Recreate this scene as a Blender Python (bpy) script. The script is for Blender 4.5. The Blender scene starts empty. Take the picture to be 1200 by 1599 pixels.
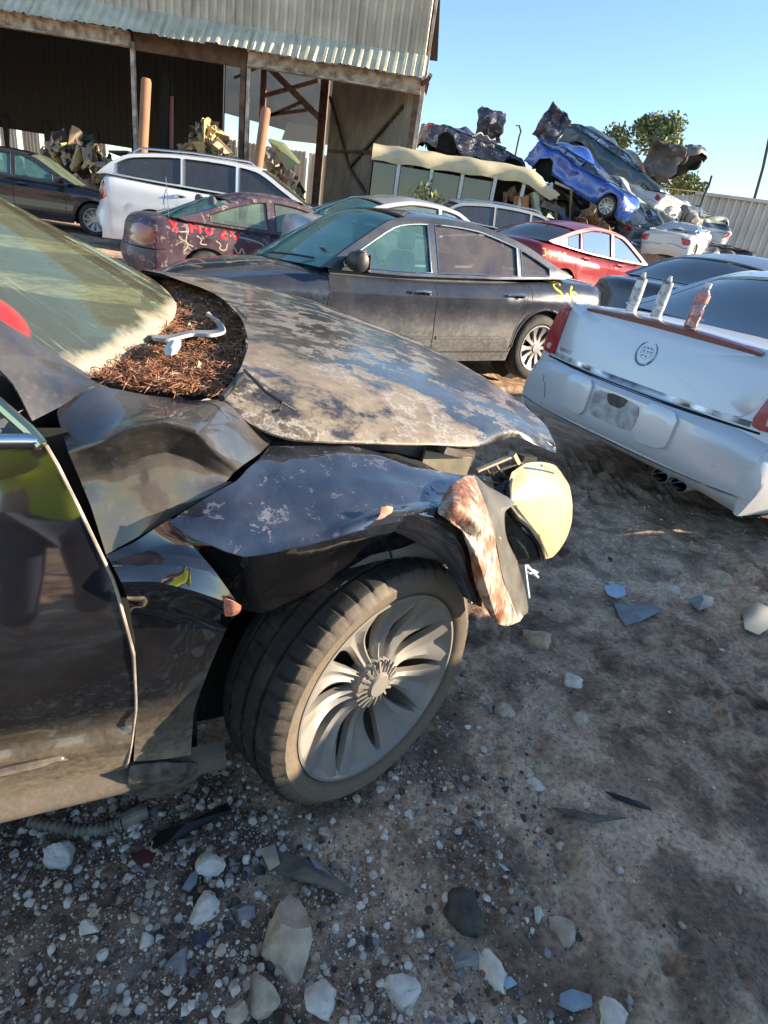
import bpy, bmesh, math, random
import numpy as np
from mathutils import Vector, Matrix, Euler
from mathutils.bvhtree import BVHTree
from mathutils.geometry import tessellate_polygon
R = math.radians
scn = bpy.context.scene
COL = scn.collection
random.seed(7)
rng = np.random.default_rng(7)

# ------------------------------------------------------------------ camera, sky, sun, exposure
# setting first: camera, sky, sun
CAM_F, CAM_P, CAM_R, CAM_H = 920.0, R(26.0), R(9.2), 1.37
_X = np.array([1., 0, 0]); _F = np.array([0, math.cos(CAM_P), -math.sin(CAM_P)]); _U = np.array([0, math.sin(CAM_P), math.cos(CAM_P)])
CR = np.array([math.cos(CAM_R)*_X+math.sin(CAM_R)*_U, -math.sin(CAM_R)*_X+math.cos(CAM_R)*_U, _F])
cd = bpy.data.cameras.new('camera'); cam = bpy.data.objects.new('camera', cd); COL.objects.link(cam)
M = Matrix.Identity(4)
for i in range(3):
    M[i][0] = CR[0][i]; M[i][1] = CR[1][i]; M[i][2] = -CR[2][i]
M[0][3], M[1][3], M[2][3] = 0, 0, CAM_H
cam.matrix_world = M
cd.sensor_fit = 'VERTICAL'; cd.sensor_height = 36.0; cd.lens = CAM_F/1599*36
cd.clip_start = .05; cd.clip_end = 2000
scn.camera = cam
scn.render.resolution_x, scn.render.resolution_y = 768, 1024
SUN_AZ, SUN_EL = R(5), R(17)
w = bpy.data.worlds.new('World'); scn.world = w; w.use_nodes = True
nt = w.node_tree; bg = nt.nodes['Background']
sky = nt.nodes.new('ShaderNodeTexSky'); sky.sky_type = 'NISHITA'; sky.sun_disc = False
sky.sun_elevation = SUN_EL; sky.sun_rotation = R(90)-SUN_AZ; sky.air_density = 1.0; sky.dust_density = 0; sky.ozone_density = 2.9
nt.links.new(sky.outputs[0], bg.inputs[0]); bg.inputs[1].default_value = .078
sl = bpy.data.lights.new('sun', 'SUN'); sl.energy = 3.9; sl.angle = R(.5); sl.color = (1, .83, .62)
so = bpy.data.objects.new('sun', sl); COL.objects.link(so)
sd = Vector((math.cos(SUN_EL)*math.cos(SUN_AZ), math.cos(SUN_EL)*math.sin(SUN_AZ), math.sin(SUN_EL)))
so.rotation_euler = sd.to_track_quat('Z', 'Y').to_euler()
so.location = (10, 0, 10)
vs = scn.view_settings; vs.view_transform = 'Standard'; vs.look = 'None'; vs.gamma = 1; vs.use_curve_mapping = False
vs.exposure = 1.9

# ------------------------------------------------------------------ point helpers
def ray(u, v):
    d = CR.T@np.array([(u-600)/CAM_F, (799.5-v)/CAM_F, 1.])
    return np.array([0, 0, CAM_H]), d
def onz(u, v, z):
    o, d = ray(u, v); return o+d*(z-o[2])/d[2]
def atY(u, v, Y):
    o, d = ray(u, v); return o+d*(Y/d[1])
def atD(u, v, D):                       # along the ray, D metres away
    o, d = ray(u, v); return o+d*(D/np.linalg.norm(d))
HO = np.array([-.30, 1.95, 0]); HYAW = R(28)
hx = np.array([math.cos(HYAW), math.sin(HYAW), 0]); hy = np.array([-math.sin(HYAW), math.cos(HYAW), 0])
def hl(P):
    q = np.array(P)-HO; return np.array([q@hx, q@hy, q[2]])
def UY(u, v, y):
    o, d = ray(u, v); t = (y-(o-HO)@hy)/(d@hy); return hl(o+d*t)
def UX(u, v, x):
    o, d = ray(u, v); t = (x-(o-HO)@hx)/(d@hx); return hl(o+d*t)
def UZ(u, v, z): return hl(onz(u, v, z))

# value noise (numpy)
_perm = rng.random((64, 64))
def vnoise(x, y):
    x = np.asarray(x, float); y = np.asarray(y, float)
    xi = np.floor(x).astype(int); yi = np.floor(y).astype(int); fx = x-xi; fy = y-yi
    fx = fx*fx*(3-2*fx); fy = fy*fy*(3-2*fy)
    g = lambda a, b: _perm[a % 64, b % 64]
    return (g(xi, yi)*(1-fx)+g(xi+1, yi)*fx)*(1-fy)+(g(xi, yi+1)*(1-fx)+g(xi+1, yi+1)*fx)*fy
def fbm(x, y, o=4):
    s = 0; a = 1; t = 0
    for k in range(o):
        s = s+a*vnoise(x*2**k+17.3*k, y*2**k+5.1*k); t += a; a *= .5
    return s/t
def gh(x, y):
    x = np.asarray(x, float); y = np.asarray(y, float)
    base = .022*np.clip(y-5.5, 0, 14)
    near = np.exp(-np.clip(np.hypot(x, y-1)-3.5, 0, 99)**2/6)
    h = (fbm(x*1.1+3, y*1.1, 3)-.5)*.05
    rough = np.clip((fbm(x*2.1+31, y*2.1+9, 3)-.46)*5, 0, 1)
    rough = np.maximum(rough, np.exp(-(((x-.42)/.22)**2+((y-.92)/.16)**2)))
    rough = np.maximum(rough, np.exp(-(((x-.95)/.35)**2+((y-.80)/.12)**2)))
    h = h+near*rough*((fbm(x*7, y*7, 3)-.55)*.10+(.5-abs(vnoise(x*19+3, y*19)-.5)*2)*.028+(vnoise(x*34, y*34+8)-.5)*.016)+near*(fbm(x*26+7, y*26, 3)-.5)*.020
    # wheel rut beside the front car, churned mud
    h = h+near*.03*np.exp(-((x-.62+.35*(y-1))/.22)**2)*(fbm(x*14, y*7+4, 3)-.35)*1.6
    h = h-.02
    return base+h
def ghf(x, y): return float(gh(x, y))

# ------------------------------------------------------------------ materials
MATS = {}
def nodes(m):
    m.use_nodes = True; n = m.node_tree.nodes; return n, m.node_tree.links, n['Principled BSDF']
def P(name, col, rough=.6, metal=0., coat=0., spec=.5, trans=0., alpha=1, nz=0., nscale=20, bump=0., bscale=80, col2=None, emit=None):
    if name in MATS: return MATS[name]
    m = bpy.data.materials.new(name); n, l, b = nodes(m)
    b.inputs['Base Color'].default_value = (*col, 1); b.inputs['Roughness'].default_value = rough
    b.inputs['Metallic'].default_value = metal; b.inputs['Coat Weight'].default_value = coat; b.inputs['Coat Roughness'].default_value = .05
    b.inputs['Specular IOR Level'].default_value = spec
    tc = n.new('ShaderNodeTexCoord')
    if nz or col2:
        t = n.new('ShaderNodeTexNoise'); t.inputs['Scale'].default_value = nscale; t.inputs['Detail'].default_value = 6
        l.new(tc.outputs['Object'], t.inputs['Vector'])
        rp = n.new('ShaderNodeValToRGB'); rp.color_ramp.elements[0].position = .35; rp.color_ramp.elements[1].position = .65
        c2 = col2 or tuple(min(1, c*(1+nz)) for c in col); c1 = col if col2 else tuple(c*(1-nz) for c in col)
        rp.color_ramp.elements[0].color = (*c1, 1); rp.color_ramp.elements[1].color = (*c2, 1)
        l.new(t.outputs[0], rp.inputs[0]); l.new(rp.outputs[0], b.inputs['Base Color'])
    if bump:
        t = n.new('ShaderNodeTexNoise'); t.inputs['Scale'].default_value = bscale; t.inputs['Detail'].default_value = 5
        l.new(tc.outputs['Object'], t.inputs['Vector'])
        bp = n.new('ShaderNodeBump'); bp.inputs['Strength'].default_value = bump; bp.inputs['Distance'].default_value = .01
        l.new(t.outputs[0], bp.inputs['Height']); l.new(bp.outputs[0], b.inputs['Normal'])
    MATS[name] = m; return m
def ramp(n, l, src, stops):
    rp = n.new('ShaderNodeValToRGB'); e = rp.color_ramp.elements
    while len(e) < len(stops): e.new(.5)
    for k, (p, c) in enumerate(stops):
        e[k].position = p; e[k].color = (*c, 1) if len(c) == 3 else c
    l.new(src, rp.inputs[0]); return rp.outputs[0]
def noise(n, l, vec, scale, detail=6, rough=.55, dist=0):
    t = n.new('ShaderNodeTexNoise'); t.inputs['Scale'].default_value = scale; t.inputs['Detail'].default_value = detail
    t.inputs['Roughness'].default_value = rough; t.inputs['Distortion'].default_value = dist; l.new(vec, t.inputs['Vector']); return t.outputs[0]
def mixc(n, l, fac, a, b):
    m = n.new('ShaderNodeMix'); m.data_type = 'RGBA'
    for s, k in ((fac, 0), (a, 6), (b, 7)):
        if hasattr(s, 'is_output'): l.new(s, m.inputs[k])
        elif k == 0: m.inputs[0].default_value = s
        else: m.inputs[k].default_value = (*s, 1)
    return m.outputs[2]
def mth(n, l, op, a, b=None, clamp=False):
    m = n.new('ShaderNodeMath'); m.operation = op; m.use_clamp = clamp
    for k, s in enumerate((a, b)):
        if s is None: continue
        if hasattr(s, 'is_output'): l.new(s, m.inputs[k])
        else: m.inputs[k].default_value = s
    return m.outputs[0]
def paint(name, col, dust=.3, dustcol=(.30, .25, .19), rough=.22, metal=.25, low=.5, scale=3.0, peel=0., peelcol=(.45, .42, .38), coat=.6, lowz=.45, ior=1.5):
    """car paint under dust: thicker towards the sills, patchy, with peeled flakes"""
    if name in MATS: return MATS[name]
    m = bpy.data.materials.new(name); n, l, b = nodes(m)
    tc = n.new('ShaderNodeTexCoord').outputs['Object']
    sep = n.new('ShaderNodeSeparateXYZ'); l.new(tc, sep.inputs[0])
    n1 = noise(n, l, tc, scale, 8, .6); n2 = noise(n, l, tc, scale*14, 4, .7)
    d = mth(n, l, 'MULTIPLY', ramp(n, l, n1, [(.3, (0, 0, 0)), (.75, (1, 1, 1))]), dust)
    lo = n.new('ShaderNodeMapRange'); lo.inputs[1].default_value = lowz; lo.inputs[2].default_value = .15; lo.inputs[3].default_value = 0; lo.inputs[4].default_value = low
    l.new(sep.outputs[2], lo.inputs[0])
    lo2 = mth(n, l, 'MULTIPLY', lo.outputs[0], ramp(n, l, n2, [(.3, (.45, .45, .45)), (.65, (1, 1, 1))]))
    d = mth(n, l, 'ADD', d, lo2, True)
    d = mth(n, l, 'ADD', d, mth(n, l, 'MULTIPLY', ramp(n, l, n2, [(.52, (0, 0, 0)), (.8, (1, 1, 1))]), dust*.4), True)
    base = mixc(n, l, d, col, dustcol)
    ro = mth(n, l, 'ADD', mth(n, l, 'MULTIPLY', d, .55), rough, True)
    ct = mth(n, l, 'MULTIPLY', mth(n, l, 'SUBTRACT', 1.0, d, True), coat)
    mt = mth(n, l, 'MULTIPLY', mth(n, l, 'SUBTRACT', 1.0, d, True), metal)
    if peel:
        n3 = noise(n, l, tc, scale*2.2, 9, .68, .6)
        pf = ramp(n, l, n3, [(.60-.25*peel, (0, 0, 0)), (.615-.25*peel, (1, 1, 1))])
        n4 = noise(n, l, tc, scale*9, 5, .6, .3)
        pf = mth(n, l, 'MULTIPLY', pf, ramp(n, l, n4, [(.44, (0, 0, 0)), (.47, (1, 1, 1))]))
        base = mixc(n, l, pf, base, peelcol); ro = mth(n, l, 'ADD', ro, mth(n, l, 'MULTIPLY', pf, .4), True)
        ct = mth(n, l, 'MULTIPLY', ct, mth(n, l, 'SUBTRACT', 1.0, pf, True))
    l.new(base, b.inputs['Base Color']); l.new(ro, b.inputs['Roughness']); l.new(ct, b.inputs['Coat Weight']); l.new(mt, b.inputs['Metallic'])
    b.inputs['Coat Roughness'].default_value = .04; b.inputs['Coat IOR'].default_value = ior
    bp = n.new('ShaderNodeBump'); bp.inputs['Strength'].default_value = .12; bp.inputs['Distance'].default_value = .01
    l.new(noise(n, l, tc, 2.5, 3), bp.inputs['Height']); l.new(bp.outputs[0], b.inputs['Normal'])
    MATS[name] = m; return m
def glass(name, tint=(.35, .5, .47), refl=.12, dust=.12, opaque=None, dustcol=(.42, .38, .3), rough=.03, dscale=3):
    """car glass: clear tinted pane with a mirror-like face and a film of dust"""
    if name in MATS: return MATS[name]
    m = bpy.data.materials.new(name); m.use_nodes = True; n = m.node_tree.nodes; l = m.node_tree.links; n.clear()
    out = n.new('ShaderNodeOutputMaterial'); tc = n.new('ShaderNodeTexCoord').outputs['Object']
    tr = n.new('ShaderNodeBsdfTransparent'); tr.inputs[0].default_value = (*tint, 1)
    base = tr.outputs[0]
    if opaque:
        df = n.new('ShaderNodeBsdfDiffuse'); df.inputs[0].default_value = (*opaque, 1)
        mx = n.new('ShaderNodeMixShader'); mx.inputs[0].default_value = .8; l.new(base, mx.inputs[1]); l.new(df.outputs[0], mx.inputs[2]); base = mx.outputs[0]
    gl = n.new('ShaderNodeBsdfGlossy'); gl.inputs['Roughness'].default_value = rough
    lw = n.new('ShaderNodeFresnel'); lw.inputs[0].default_value = 1.5
    f = mth(n, l, 'ADD', mth(n, l, 'MULTIPLY', lw.outputs[0], .9), refl, True)
    mx = n.new('ShaderNodeMixShader'); l.new(f, mx.inputs[0]); l.new(base, mx.inputs[1]); l.new(gl.outputs[0], mx.inputs[2])
    dd = n.new('ShaderNodeBsdfDiffuse'); dd.inputs[0].default_value = (*dustcol, 1)
    df = mth(n, l, 'MULTIPLY', ramp(n, l, noise(n, l, tc, dscale, 7, .6), [(.25, (.35, .35, .35)), (.75, (1, 1, 1))]), dust)
    m2 = n.new('ShaderNodeMixShader'); l.new(df, m2.inputs[0]); l.new(mx.outputs[0], m2.inputs[1]); l.new(dd.outputs[0], m2.inputs[2])
    l.new(m2.outputs[0], out.inputs[0]); MATS[name] = m; return m

rubber = P('tyre_rubber', (.018, .017, .016), .75, nz=.5, nscale=9, col2=(.07, .06, .05), bump=.2, bscale=150)
black_plastic = P('black_plastic', (.02, .02, .021), .5, nz=.3)
dark_void = P('dark_interior', (.012, .012, .013), .9)
alloy = P('alloy', (.42, .42, .42), .38, .7, nz=.2, nscale=8)
chrome = P('chrome', (.75, .76, .78), .14, 1)
seat_mat = P('seat_fabric', (.10, .10, .105), .85, nz=.2)
seat_tan = P('seat_tan', (.28, .23, .17), .8, nz=.2)
rust = P('rust', (.16, .07, .035), .85, col2=(.30, .19, .12), nz=.4, nscale=12, bump=.3)
steel_dirty = P('dirty_steel', (.23, .21, .19), .6, .4, col2=(.10, .08, .065), nz=.3, nscale=7, bump=.2)

# ------------------------------------------------------------------ object helpers
def link(o, parent=None):
    COL.objects.link(o)
    if parent is not None: o.parent = parent
    return o
def smooth_me(me, ang=38):
    bm = bmesh.new(); bm.from_mesh(me); t = R(ang)
    for f in bm.faces: f.smooth = True
    for e in bm.edges: e.smooth = (len(e.link_faces) == 2 and e.calc_face_angle(0) < t)
    bm.to_mesh(me); bm.free()
def mk(name, verts, faces, mat, parent=None, ang=38, mats=None, fm=None):
    me = bpy.data.meshes.new(name); me.from_pydata([tuple(map(float, v)) for v in verts], [], [tuple(int(i) for i in f) for f in faces])
    for m in (mats or [mat]): me.materials.append(m)
    if fm is not None: me.polygons.foreach_set('material_index', list(fm))
    if ang: smooth_me(me, ang)
    return link(bpy.data.objects.new(name, me), parent)
def thing(name, label, cat, loc=(0, 0, 0), rot=(0, 0, 0), group=None):
    o = bpy.data.objects.new(name, None); o.empty_display_size = .2; COL.objects.link(o)
    o.location = tuple(map(float, loc)); o.rotation_euler = tuple(map(float, rot)); tag(o, label, cat, group); return o
def tag(o, label, cat, group=None):
    o['label'] = label; o['category'] = cat
    if group: o['group'] = group
    return o
class MB:
    def __init__(s): s.v = []; s.f = []; s.m = []
    def add(s, v, f, mi=0):
        b = len(s.v); s.v += [tuple(p) for p in v]; s.f += [tuple(i+b for i in q) for q in f]; s.m += [mi]*len(f)
    def box(s, c, d, mi=0, rot=None, jit=0):
        c = np.array(c, float); d = np.array(d, float)/2
        v = np.array([[x, y, z] for x in (-1, 1) for y in (-1, 1) for z in (-1, 1)])*d
        if jit: v = v+rng.normal(size=v.shape)*jit
        if rot is not None: v = v@np.array(Euler(rot).to_matrix()).T
        s.add(v+c, [(0, 1, 3, 2), (4, 6, 7, 5), (0, 4, 5, 1), (2, 3, 7, 6), (0, 2, 6, 4), (1, 5, 7, 3)], mi)
    def tube(s, pts, r, n=8, mi=0, cap=True):
        pts = [Vector(p) for p in pts]; rr = r if hasattr(r, '__len__') else [r]*len(pts); vs = []
        up = Vector((0, 0, 1)); prev = None
        for i, p in enumerate(pts):
            t = (pts[min(i+1, len(pts)-1)]-pts[max(i-1, 0)]).normalized()
            a = t.cross(up if prev is None else prev)
            if a.length < 1e-3: a = t.cross(Vector((1, 0, 0)))
            a.normalize(); b = a.cross(t).normalized(); prev = b if prev is None else prev
            for k in range(n):
                an = 2*math.pi*k/n; vs.append(p+(a*math.cos(an)+b*math.sin(an))*rr[i])
        fs = [(i*n+k, i*n+(k+1) % n, (i+1)*n+(k+1) % n, (i+1)*n+k) for i in range(len(pts)-1) for k in range(n)]
        if cap: fs += [tuple(range(n))[::-1], tuple((len(pts)-1)*n+k for k in range(n))]
        s.add([tuple(v) for v in vs], fs, mi)
    def beam(s, a, b, wd, h, mi=0):
        a = Vector(a); b = Vector(b); t = (b-a).normalized(); x = t.cross(Vector((0, 0, 1)))
        if x.length < 1e-3: x = Vector((1, 0, 0))
        x.normalize(); y = x.cross(t); v = []
        for p in (a, b):
            for sx, sy in ((-1, -1), (1, -1), (1, 1), (-1, 1)): v.append(p+x*sx*wd/2+y*sy*h/2)
        s.add(v, [(0, 1, 2, 3)[::-1], (4, 5, 6, 7), (0, 1, 5, 4), (1, 2, 6, 5), (2, 3, 7, 6), (3, 0, 4, 7)], mi)
    def lathe(s, prof, n=32, mi=0, axis='y', close=False):   # prof: (radius, along)
        v = []
        for r_, y in prof:
            for k in range(n):
                a = 2*math.pi*k/n; v.append((r_*math.cos(a), y, r_*math.sin(a)) if axis == 'y' else (r_*math.cos(a), r_*math.sin(a), y))
        f = [(i*n+k, i*n+(k+1) % n, (i+1)*n+(k+1) % n, (i+1)*n+k) for i in range(len(prof)-1) for k in range(n)]
        s.add(v, f, mi)
    def obj(s, name, mat, parent=None, ang=38, mats=None):
        return mk(name, s.v, s.f, mat, parent, ang, mats, s.m if mats else None)
def catmull(P_, n, ten=.75):
    """rows/cols interpolation of an array [k, ...] to (k-1)*n+1 samples"""
    P_ = np.asarray(P_, float); k = len(P_); out = []
    g = lambda i: P_[i] if 0 <= i < k else (2*P_[0]-P_[1] if i < 0 else 2*P_[-1]-P_[-2])
    for i in range(k-1):
        p0, p1, p2, p3 = g(i-1), g(i), g(i+1), g(i+2)
        for j in range(n):
            t = j/n; c = .5*((2*p1)+(-p0+p2)*t+(2*p0-5*p1+4*p2-p3)*t*t+(-p0+3*p1-3*p2+p3)*t**3)
            l_ = p1*(1-t)+p2*t; out.append(ten*c+(1-ten)*l_)
    out.append(P_[-1]); return np.array(out)
def sheet(name, rows, mat, parent=None, n=5, thick=0., noise_amt=0., ang=50, flip=False, m=None, ten=.75):
    G = catmull(np.array(rows, float), n, ten); G = catmull(G.transpose(1, 0, 2), m or n, ten).transpose(1, 0, 2)
    a, b = G.shape[:2]
    if noise_amt:
        G[..., 1] += (fbm(G[..., 0]*14, G[..., 2]*14+G[..., 1]*9, 3)-.5)*noise_amt
        G[..., 2] += (fbm(G[..., 0]*11+5, G[..., 2]*11+G[..., 1]*12, 3)-.5)*noise_amt
    f = [(i*b+j, i*b+j+1, (i+1)*b+j+1, (i+1)*b+j) for i in range(a-1) for j in range(b-1)]
    if flip: f = [q[::-1] for q in f]
    o = mk(name, G.reshape(-1, 3), f, mat, parent, ang)
    if thick:
        md = o.modifiers.new('thickness', 'SOLIDIFY'); md.thickness = thick; md.offset = 0
    return o
def chaikin(pts, k=2):
    p = np.array(pts, float)
    for _ in range(k):
        q = [p[0]]
        for a, b in zip(p[:-1], p[1:]): q += [a*.75+b*.25, a*.25+b*.75]
        q.append(p[-1]); p = np.array(q)
    return p
def resample(p, step):
    p = np.array(p, float); d = np.r_[0, np.cumsum(np.linalg.norm(np.diff(p, axis=0), axis=1))]
    n = max(2, int(round(d[-1]/step))+1); t = np.linspace(0, d[-1], n)
    return np.array([np.interp(t, d, p[:, k]) for k in range(p.shape[1])]).T

# ------------------------------------------------------------------ wheels
def make_wheel(parent, x, y, z, rad, width=.22, rimr=.21, style='spokes', side=-1, steer=0, ns=10, rimmat=None, camber=0, flat=False):
    """tyre and rim as two parts; outboard face towards `side` in y"""
    rimmat = rimmat or alloy
    e = MB(); h = width/2
    prof = [(rimr, -h*.8), (rimr+.02, -h), (rad-.04, -h*1.02), (rad-.012, -h*.85), (rad, -h*.6), (rad, -.035), (rad-.008, -.03), (rad-.008, -.022), (rad, -.018), (rad, .018), (rad-.008, .022), (rad-.008, .03), (rad, .035), (rad, h*.6), (rad-.012, h*.85), (rad-.04, h*1.02), (rimr+.02, h), (rimr, h*.8)]
    e.lathe(prof, 40); ty = e.obj('tyre', rubber, parent)
    r = MB(); o = h*side
    r.lathe([(rimr+.006, o*.98), (rimr-.004, o*.98), (rimr-.02, o*.85), (rimr-.025, -o*.6), (rimr*.2, -o*.55)], 40)
    r.lathe([(.0, o*.75), (.045, o*.75), (.05, o*.6), (.05, o*.2)], 16)
    for k in range(ns):
        a = 2*math.pi*k/ns; ca, sa = math.cos(a), math.sin(a)
        wd = .5*2*math.pi/ns*.5
        vs_ = []
        for rr, ww, dy in ((.04, .016, .70), (rimr*.55, rimr*.55*wd*.8, .62), (rimr-.012, (rimr)*wd, .86)):
            for s_ in (-1, 1):
                for dd in (0, -.16):
                    px, pz = rr, ww*s_
                    vs_.append((px*ca-pz*sa, o*(dy+dd), px*sa+pz*ca))
        fs = []
        for q in range(2):
            b = q*4; fs += [(b, b+2, b+6, b+4), (b, b+4, b+5, b+1), (b+2, b+3, b+7, b+6), (b+1, b+5, b+7, b+3)]
        r.add(vs_, fs)
    rm = r.obj('rim', rimmat, parent)
    for ob in (ty, rm):
        ob.location = (x, y, z); ob.rotation_euler = (camber, 0, steer)
    return ty, rm

# ------------------------------------------------------------------ generic car
def smst(t): t = np.clip(t, 0, 1); return t*t*(3-2*t)
SEDAN = dict(
    path=[(-3.86, .24), (-3.92, .36), (-3.93, .56), (-3.88, .74), (-3.84, .92), (-3.74, 1.00), (-3.3, 1.03), (-2.95, 1.02), (-2.2, .97), (-1.2, .945), (-.35, .96), (0., .93), (.45, .85), (.70, .72), (.80, .60), (.83, .40), (.80, .22)],
    wpts=[(-3.95, .80), (-3.6, .86), (-2.85, .885), (-1.4, .89), (0, .885), (.5, .86), (.85, .78)],
    zb=.21, wheels=(0., -2.85), rad=.33, rarch=.375, track=.76,
    rail=[(-.42, .955), (-.75, 1.16), (-1.12, 1.355), (-1.55, 1.40), (-2.05, 1.385), (-2.55, 1.27), (-2.95, 1.11), (-3.18, 1.03)],
    ws=(0, 2.2), bl=(4.9, 7), belt=[(-3.3, 1.03), (-2.2, .97), (-1.2, .945), (-.3, .955)],
    wins=[(-.50, -1.45), (-1.53, -2.45), (-2.50, -2.86)], cabin=(-3.05, -.5), crown=.055, k=.36)
def scaled(spec, **kw):
    s = dict(spec); s.update(kw); return s
class Car: pass
def build_car(name, label, spec, loc, rot, paintm, glassm, cat='car', group=None, step=.07, details=True, interior=True,
              gasket=None, rimmat=None, scale=1.0, wheelstyle=10, roofm=None, wglass=None, bglass=None, missing=(), vis='both'):
    root = thing(name, label, cat, loc, rot, group)
    if scale != 1: root.scale = (scale,)*3
    c = Car(); c.root = root; c.spec = spec
    gasket = gasket or black_plastic
    wp = chaikin(spec['wpts'], 2); W = lambda x: np.interp(x, wp[:, 0], wp[:, 1]); c.W = W
    path = resample(chaikin(spec['path'], 2), step)
    # finer around the arches
    xmin, xmax = path[:, 0].min(), path[:, 0].max()
    nt_ = [0, .3, .55, .75, .88, .96, 1.0]; ns_ = 11
    ra = spec['rarch']
    def zlow(x):
        z = spec['zb']+.0*x
        for xw in spec['wheels']:
            d = ra**2-(x-xw)**2
            if d > 0: z = max(z, spec['rad']+math.sqrt(d))
        return z
    c.zlow = zlow
    rows = []
    imax = np.argmax(path[:, 1])
    for (x, z) in path:
        Wx = float(W(x)); cr = .045
        inset = spec.get('inset', .085)
        top = [(t*(Wx-inset), z-cr*t**4-.012*t*t) for t in nt_]
        zs = top[-1][1]; zl = min(zlow(x), zs-.004)
        side = []
        for k in range(1, ns_+1):
            f = (k/ns_)**1.0; f = f**1.35 if zs-zl > .2 else f
            zz = zs+(zl-zs)*f
            y = Wx-inset*max(0, 1-(zs-zz)/.16)**2*1.0
            y -= .055*smst((.42-zz)/.3)
            y += .010*math.exp(-((zz-spec.get('crease', .78))/.03)**2)-.012*math.exp(-((zz-.58)/.12)**2)
            side.append((y, zz))
        if zs-zl < .02: side = [(Wx-inset+(Wx-.055-Wx+inset)*k/ns_*0, zs+(zl-zs)*k/ns_) for k in range(1, ns_+1)]
        full = top+side; row = []
        for y, zz in full:
            bowF = spec.get('bowf', .34)*smst((x-(xmax-.5))/.5)*(abs(y)/Wx)**2.6
            bowR = spec.get('bowr', .20)*smst(((xmin+.4)-x)/.4)*(abs(y)/Wx)**3
            row.append((x-bowF+bowR, y, zz))
        rows.append(row)
    G = np.array(rows); L_ = G[:, ::-1, :].copy(); G2 = np.concatenate([L_*np.array([1, 1, 1]), G[:, 1:, :]*np.array([1, -1, 1])], axis=1)
    a, b = G2.shape[:2]; V = G2.reshape(-1, 3); F = []
    cx0, cx1 = spec['cabin']
    for i in range(a-1):
        for j in range(b-1):
            q = (i*b+j, (i+1)*b+j, (i+1)*b+j+1, i*b+j+1)
            ctr = V[list(q)].mean(0)
            if interior and cx0 < ctr[0] < cx1 and abs(ctr[1]) < W(ctr[0])-.13 and ctr[2] > .8: continue
            F.append(q)
    if 'body' not in missing:
        c.body = mk('body', V, F, paintm, root, 30)
    # solid tree for projecting
    c.bvh = BVHTree.FromPolygons([Vector(v) for v in V], [tuple(q) for q in F])
    # underside, liners
    u = MB()
    u.box(((xmin+xmax)/2, 0, spec['zb']+.05), (xmax-xmin-.5, 1.2, .06))
    for xw in spec['wheels']:
        for sd_ in (-1, 1):
            arc = []
            for k in range(13):
                an = math.pi*k/12*1.2-.3
                for yy in (.55, float(W(xw))-.02): arc.append((xw+ra*1.02*math.cos(an), yy*sd_, spec['rad']+ra*1.02*math.sin(an)))
            u.add(arc, [(2*k, 2*k+1, 2*k+3, 2*k+2) for k in range(12)])
            u.add([(xw+ra*1.03*math.cos(2*math.pi*k/16), .55*sd_, spec['rad']+ra*1.03*math.sin(2*math.pi*k/16)) for k in range(16)], [tuple(range(16))])
    if interior: u.box(((cx0+cx1)/2, 0, .40), (cx1-cx0, 1.25, .04)); u.box((cx1+.06, 0, .66), (.04, 1.35, .5)); u.box((cx0-.04, 0, .66), (.04, 1.35, .6))
    u.obj('underbody', dark_void, root, 30)
    if interior:
        for sd_ in (-1, 1):
            d_ = MB(); d_.box(((cx0+cx1)/2, sd_*(float(W(-1.5))-.13), .66), (cx1-cx0, .03, .56)); d_.obj('door_lining', seat_mat, root)
    # wheels
    for xw in spec['wheels']:
        for sd_ in (-1, 1):
            if ('wheel', xw, sd_) in missing: continue
            make_wheel(root, xw, sd_*spec['track'], spec['rad'], spec['rad'], .21, spec.get('rimr', spec['rad']-.105), side=sd_, ns=wheelstyle, rimmat=rimmat)
    # greenhouse
    rl0 = np.array(spec['rail'], float); rail = catmull(rl0, 6); nr = len(rail)
    bp_ = np.array(spec['belt'], float); bp_ = bp_[np.argsort(bp_[:, 0])]; belt = lambda x: np.interp(x, bp_[:, 0], bp_[:, 1])
    kk = spec['k']
    def yg(x, z): return float(W(x))-.075-kk*max(0, z-belt(x))-.10*max(0, z-belt(x))**2
    c.yg = yg; c.belt = belt; c.rail = rail
    o_r = np.argsort(rail[:, 0]); railz = lambda x: np.interp(x, rail[o_r, 0], rail[o_r, 1])
    c.railz = railz
    outer = [tuple(p) for p in rail]
    xs = np.linspace(rail[-1][0], rail[0][0], 26)[1:-1]
    outer2 = outer+[(x, belt(x)-.015) for x in xs]
    wins = []
    def inset_win(x0, x1, slant0=0, slant1=0, off=.045, lo=.018):
        xa, xb = min(x0, x1), max(x0, x1); X = np.linspace(xa, xb, 28)
        tp = [(x, railz(x)-off*(1+.9*abs(np.gradient(rail[o_r, 1], rail[o_r, 0])[np.argmin(abs(rail[o_r, 0]-x))]))) for x in X]
        bt = [(x, belt(x)+lo) for x in X]
        tp = [t for t, q in zip(tp, bt) if t[1] > q[1]+.012]
        if len(tp) < 3: return None
        bx = [(x, z) for x, z in bt if tp[0][0]-.001 <= x <= tp[-1][0]+.001]
        return [tuple(map(float, t)) for t in tp]+[tuple(map(float, t)) for t in bx[::-1]]
    for wn in spec['wins']:
        p = inset_win(*wn[:2])
        if p: wins.append(p)
    c.wins = wins
    loops = [outer2]+wins
    tri = tessellate_polygon([[Vector((p[0], p[1], 0)) for p in lp] for lp in loops])
    flat = [p for lp in loops for p in lp]
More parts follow.
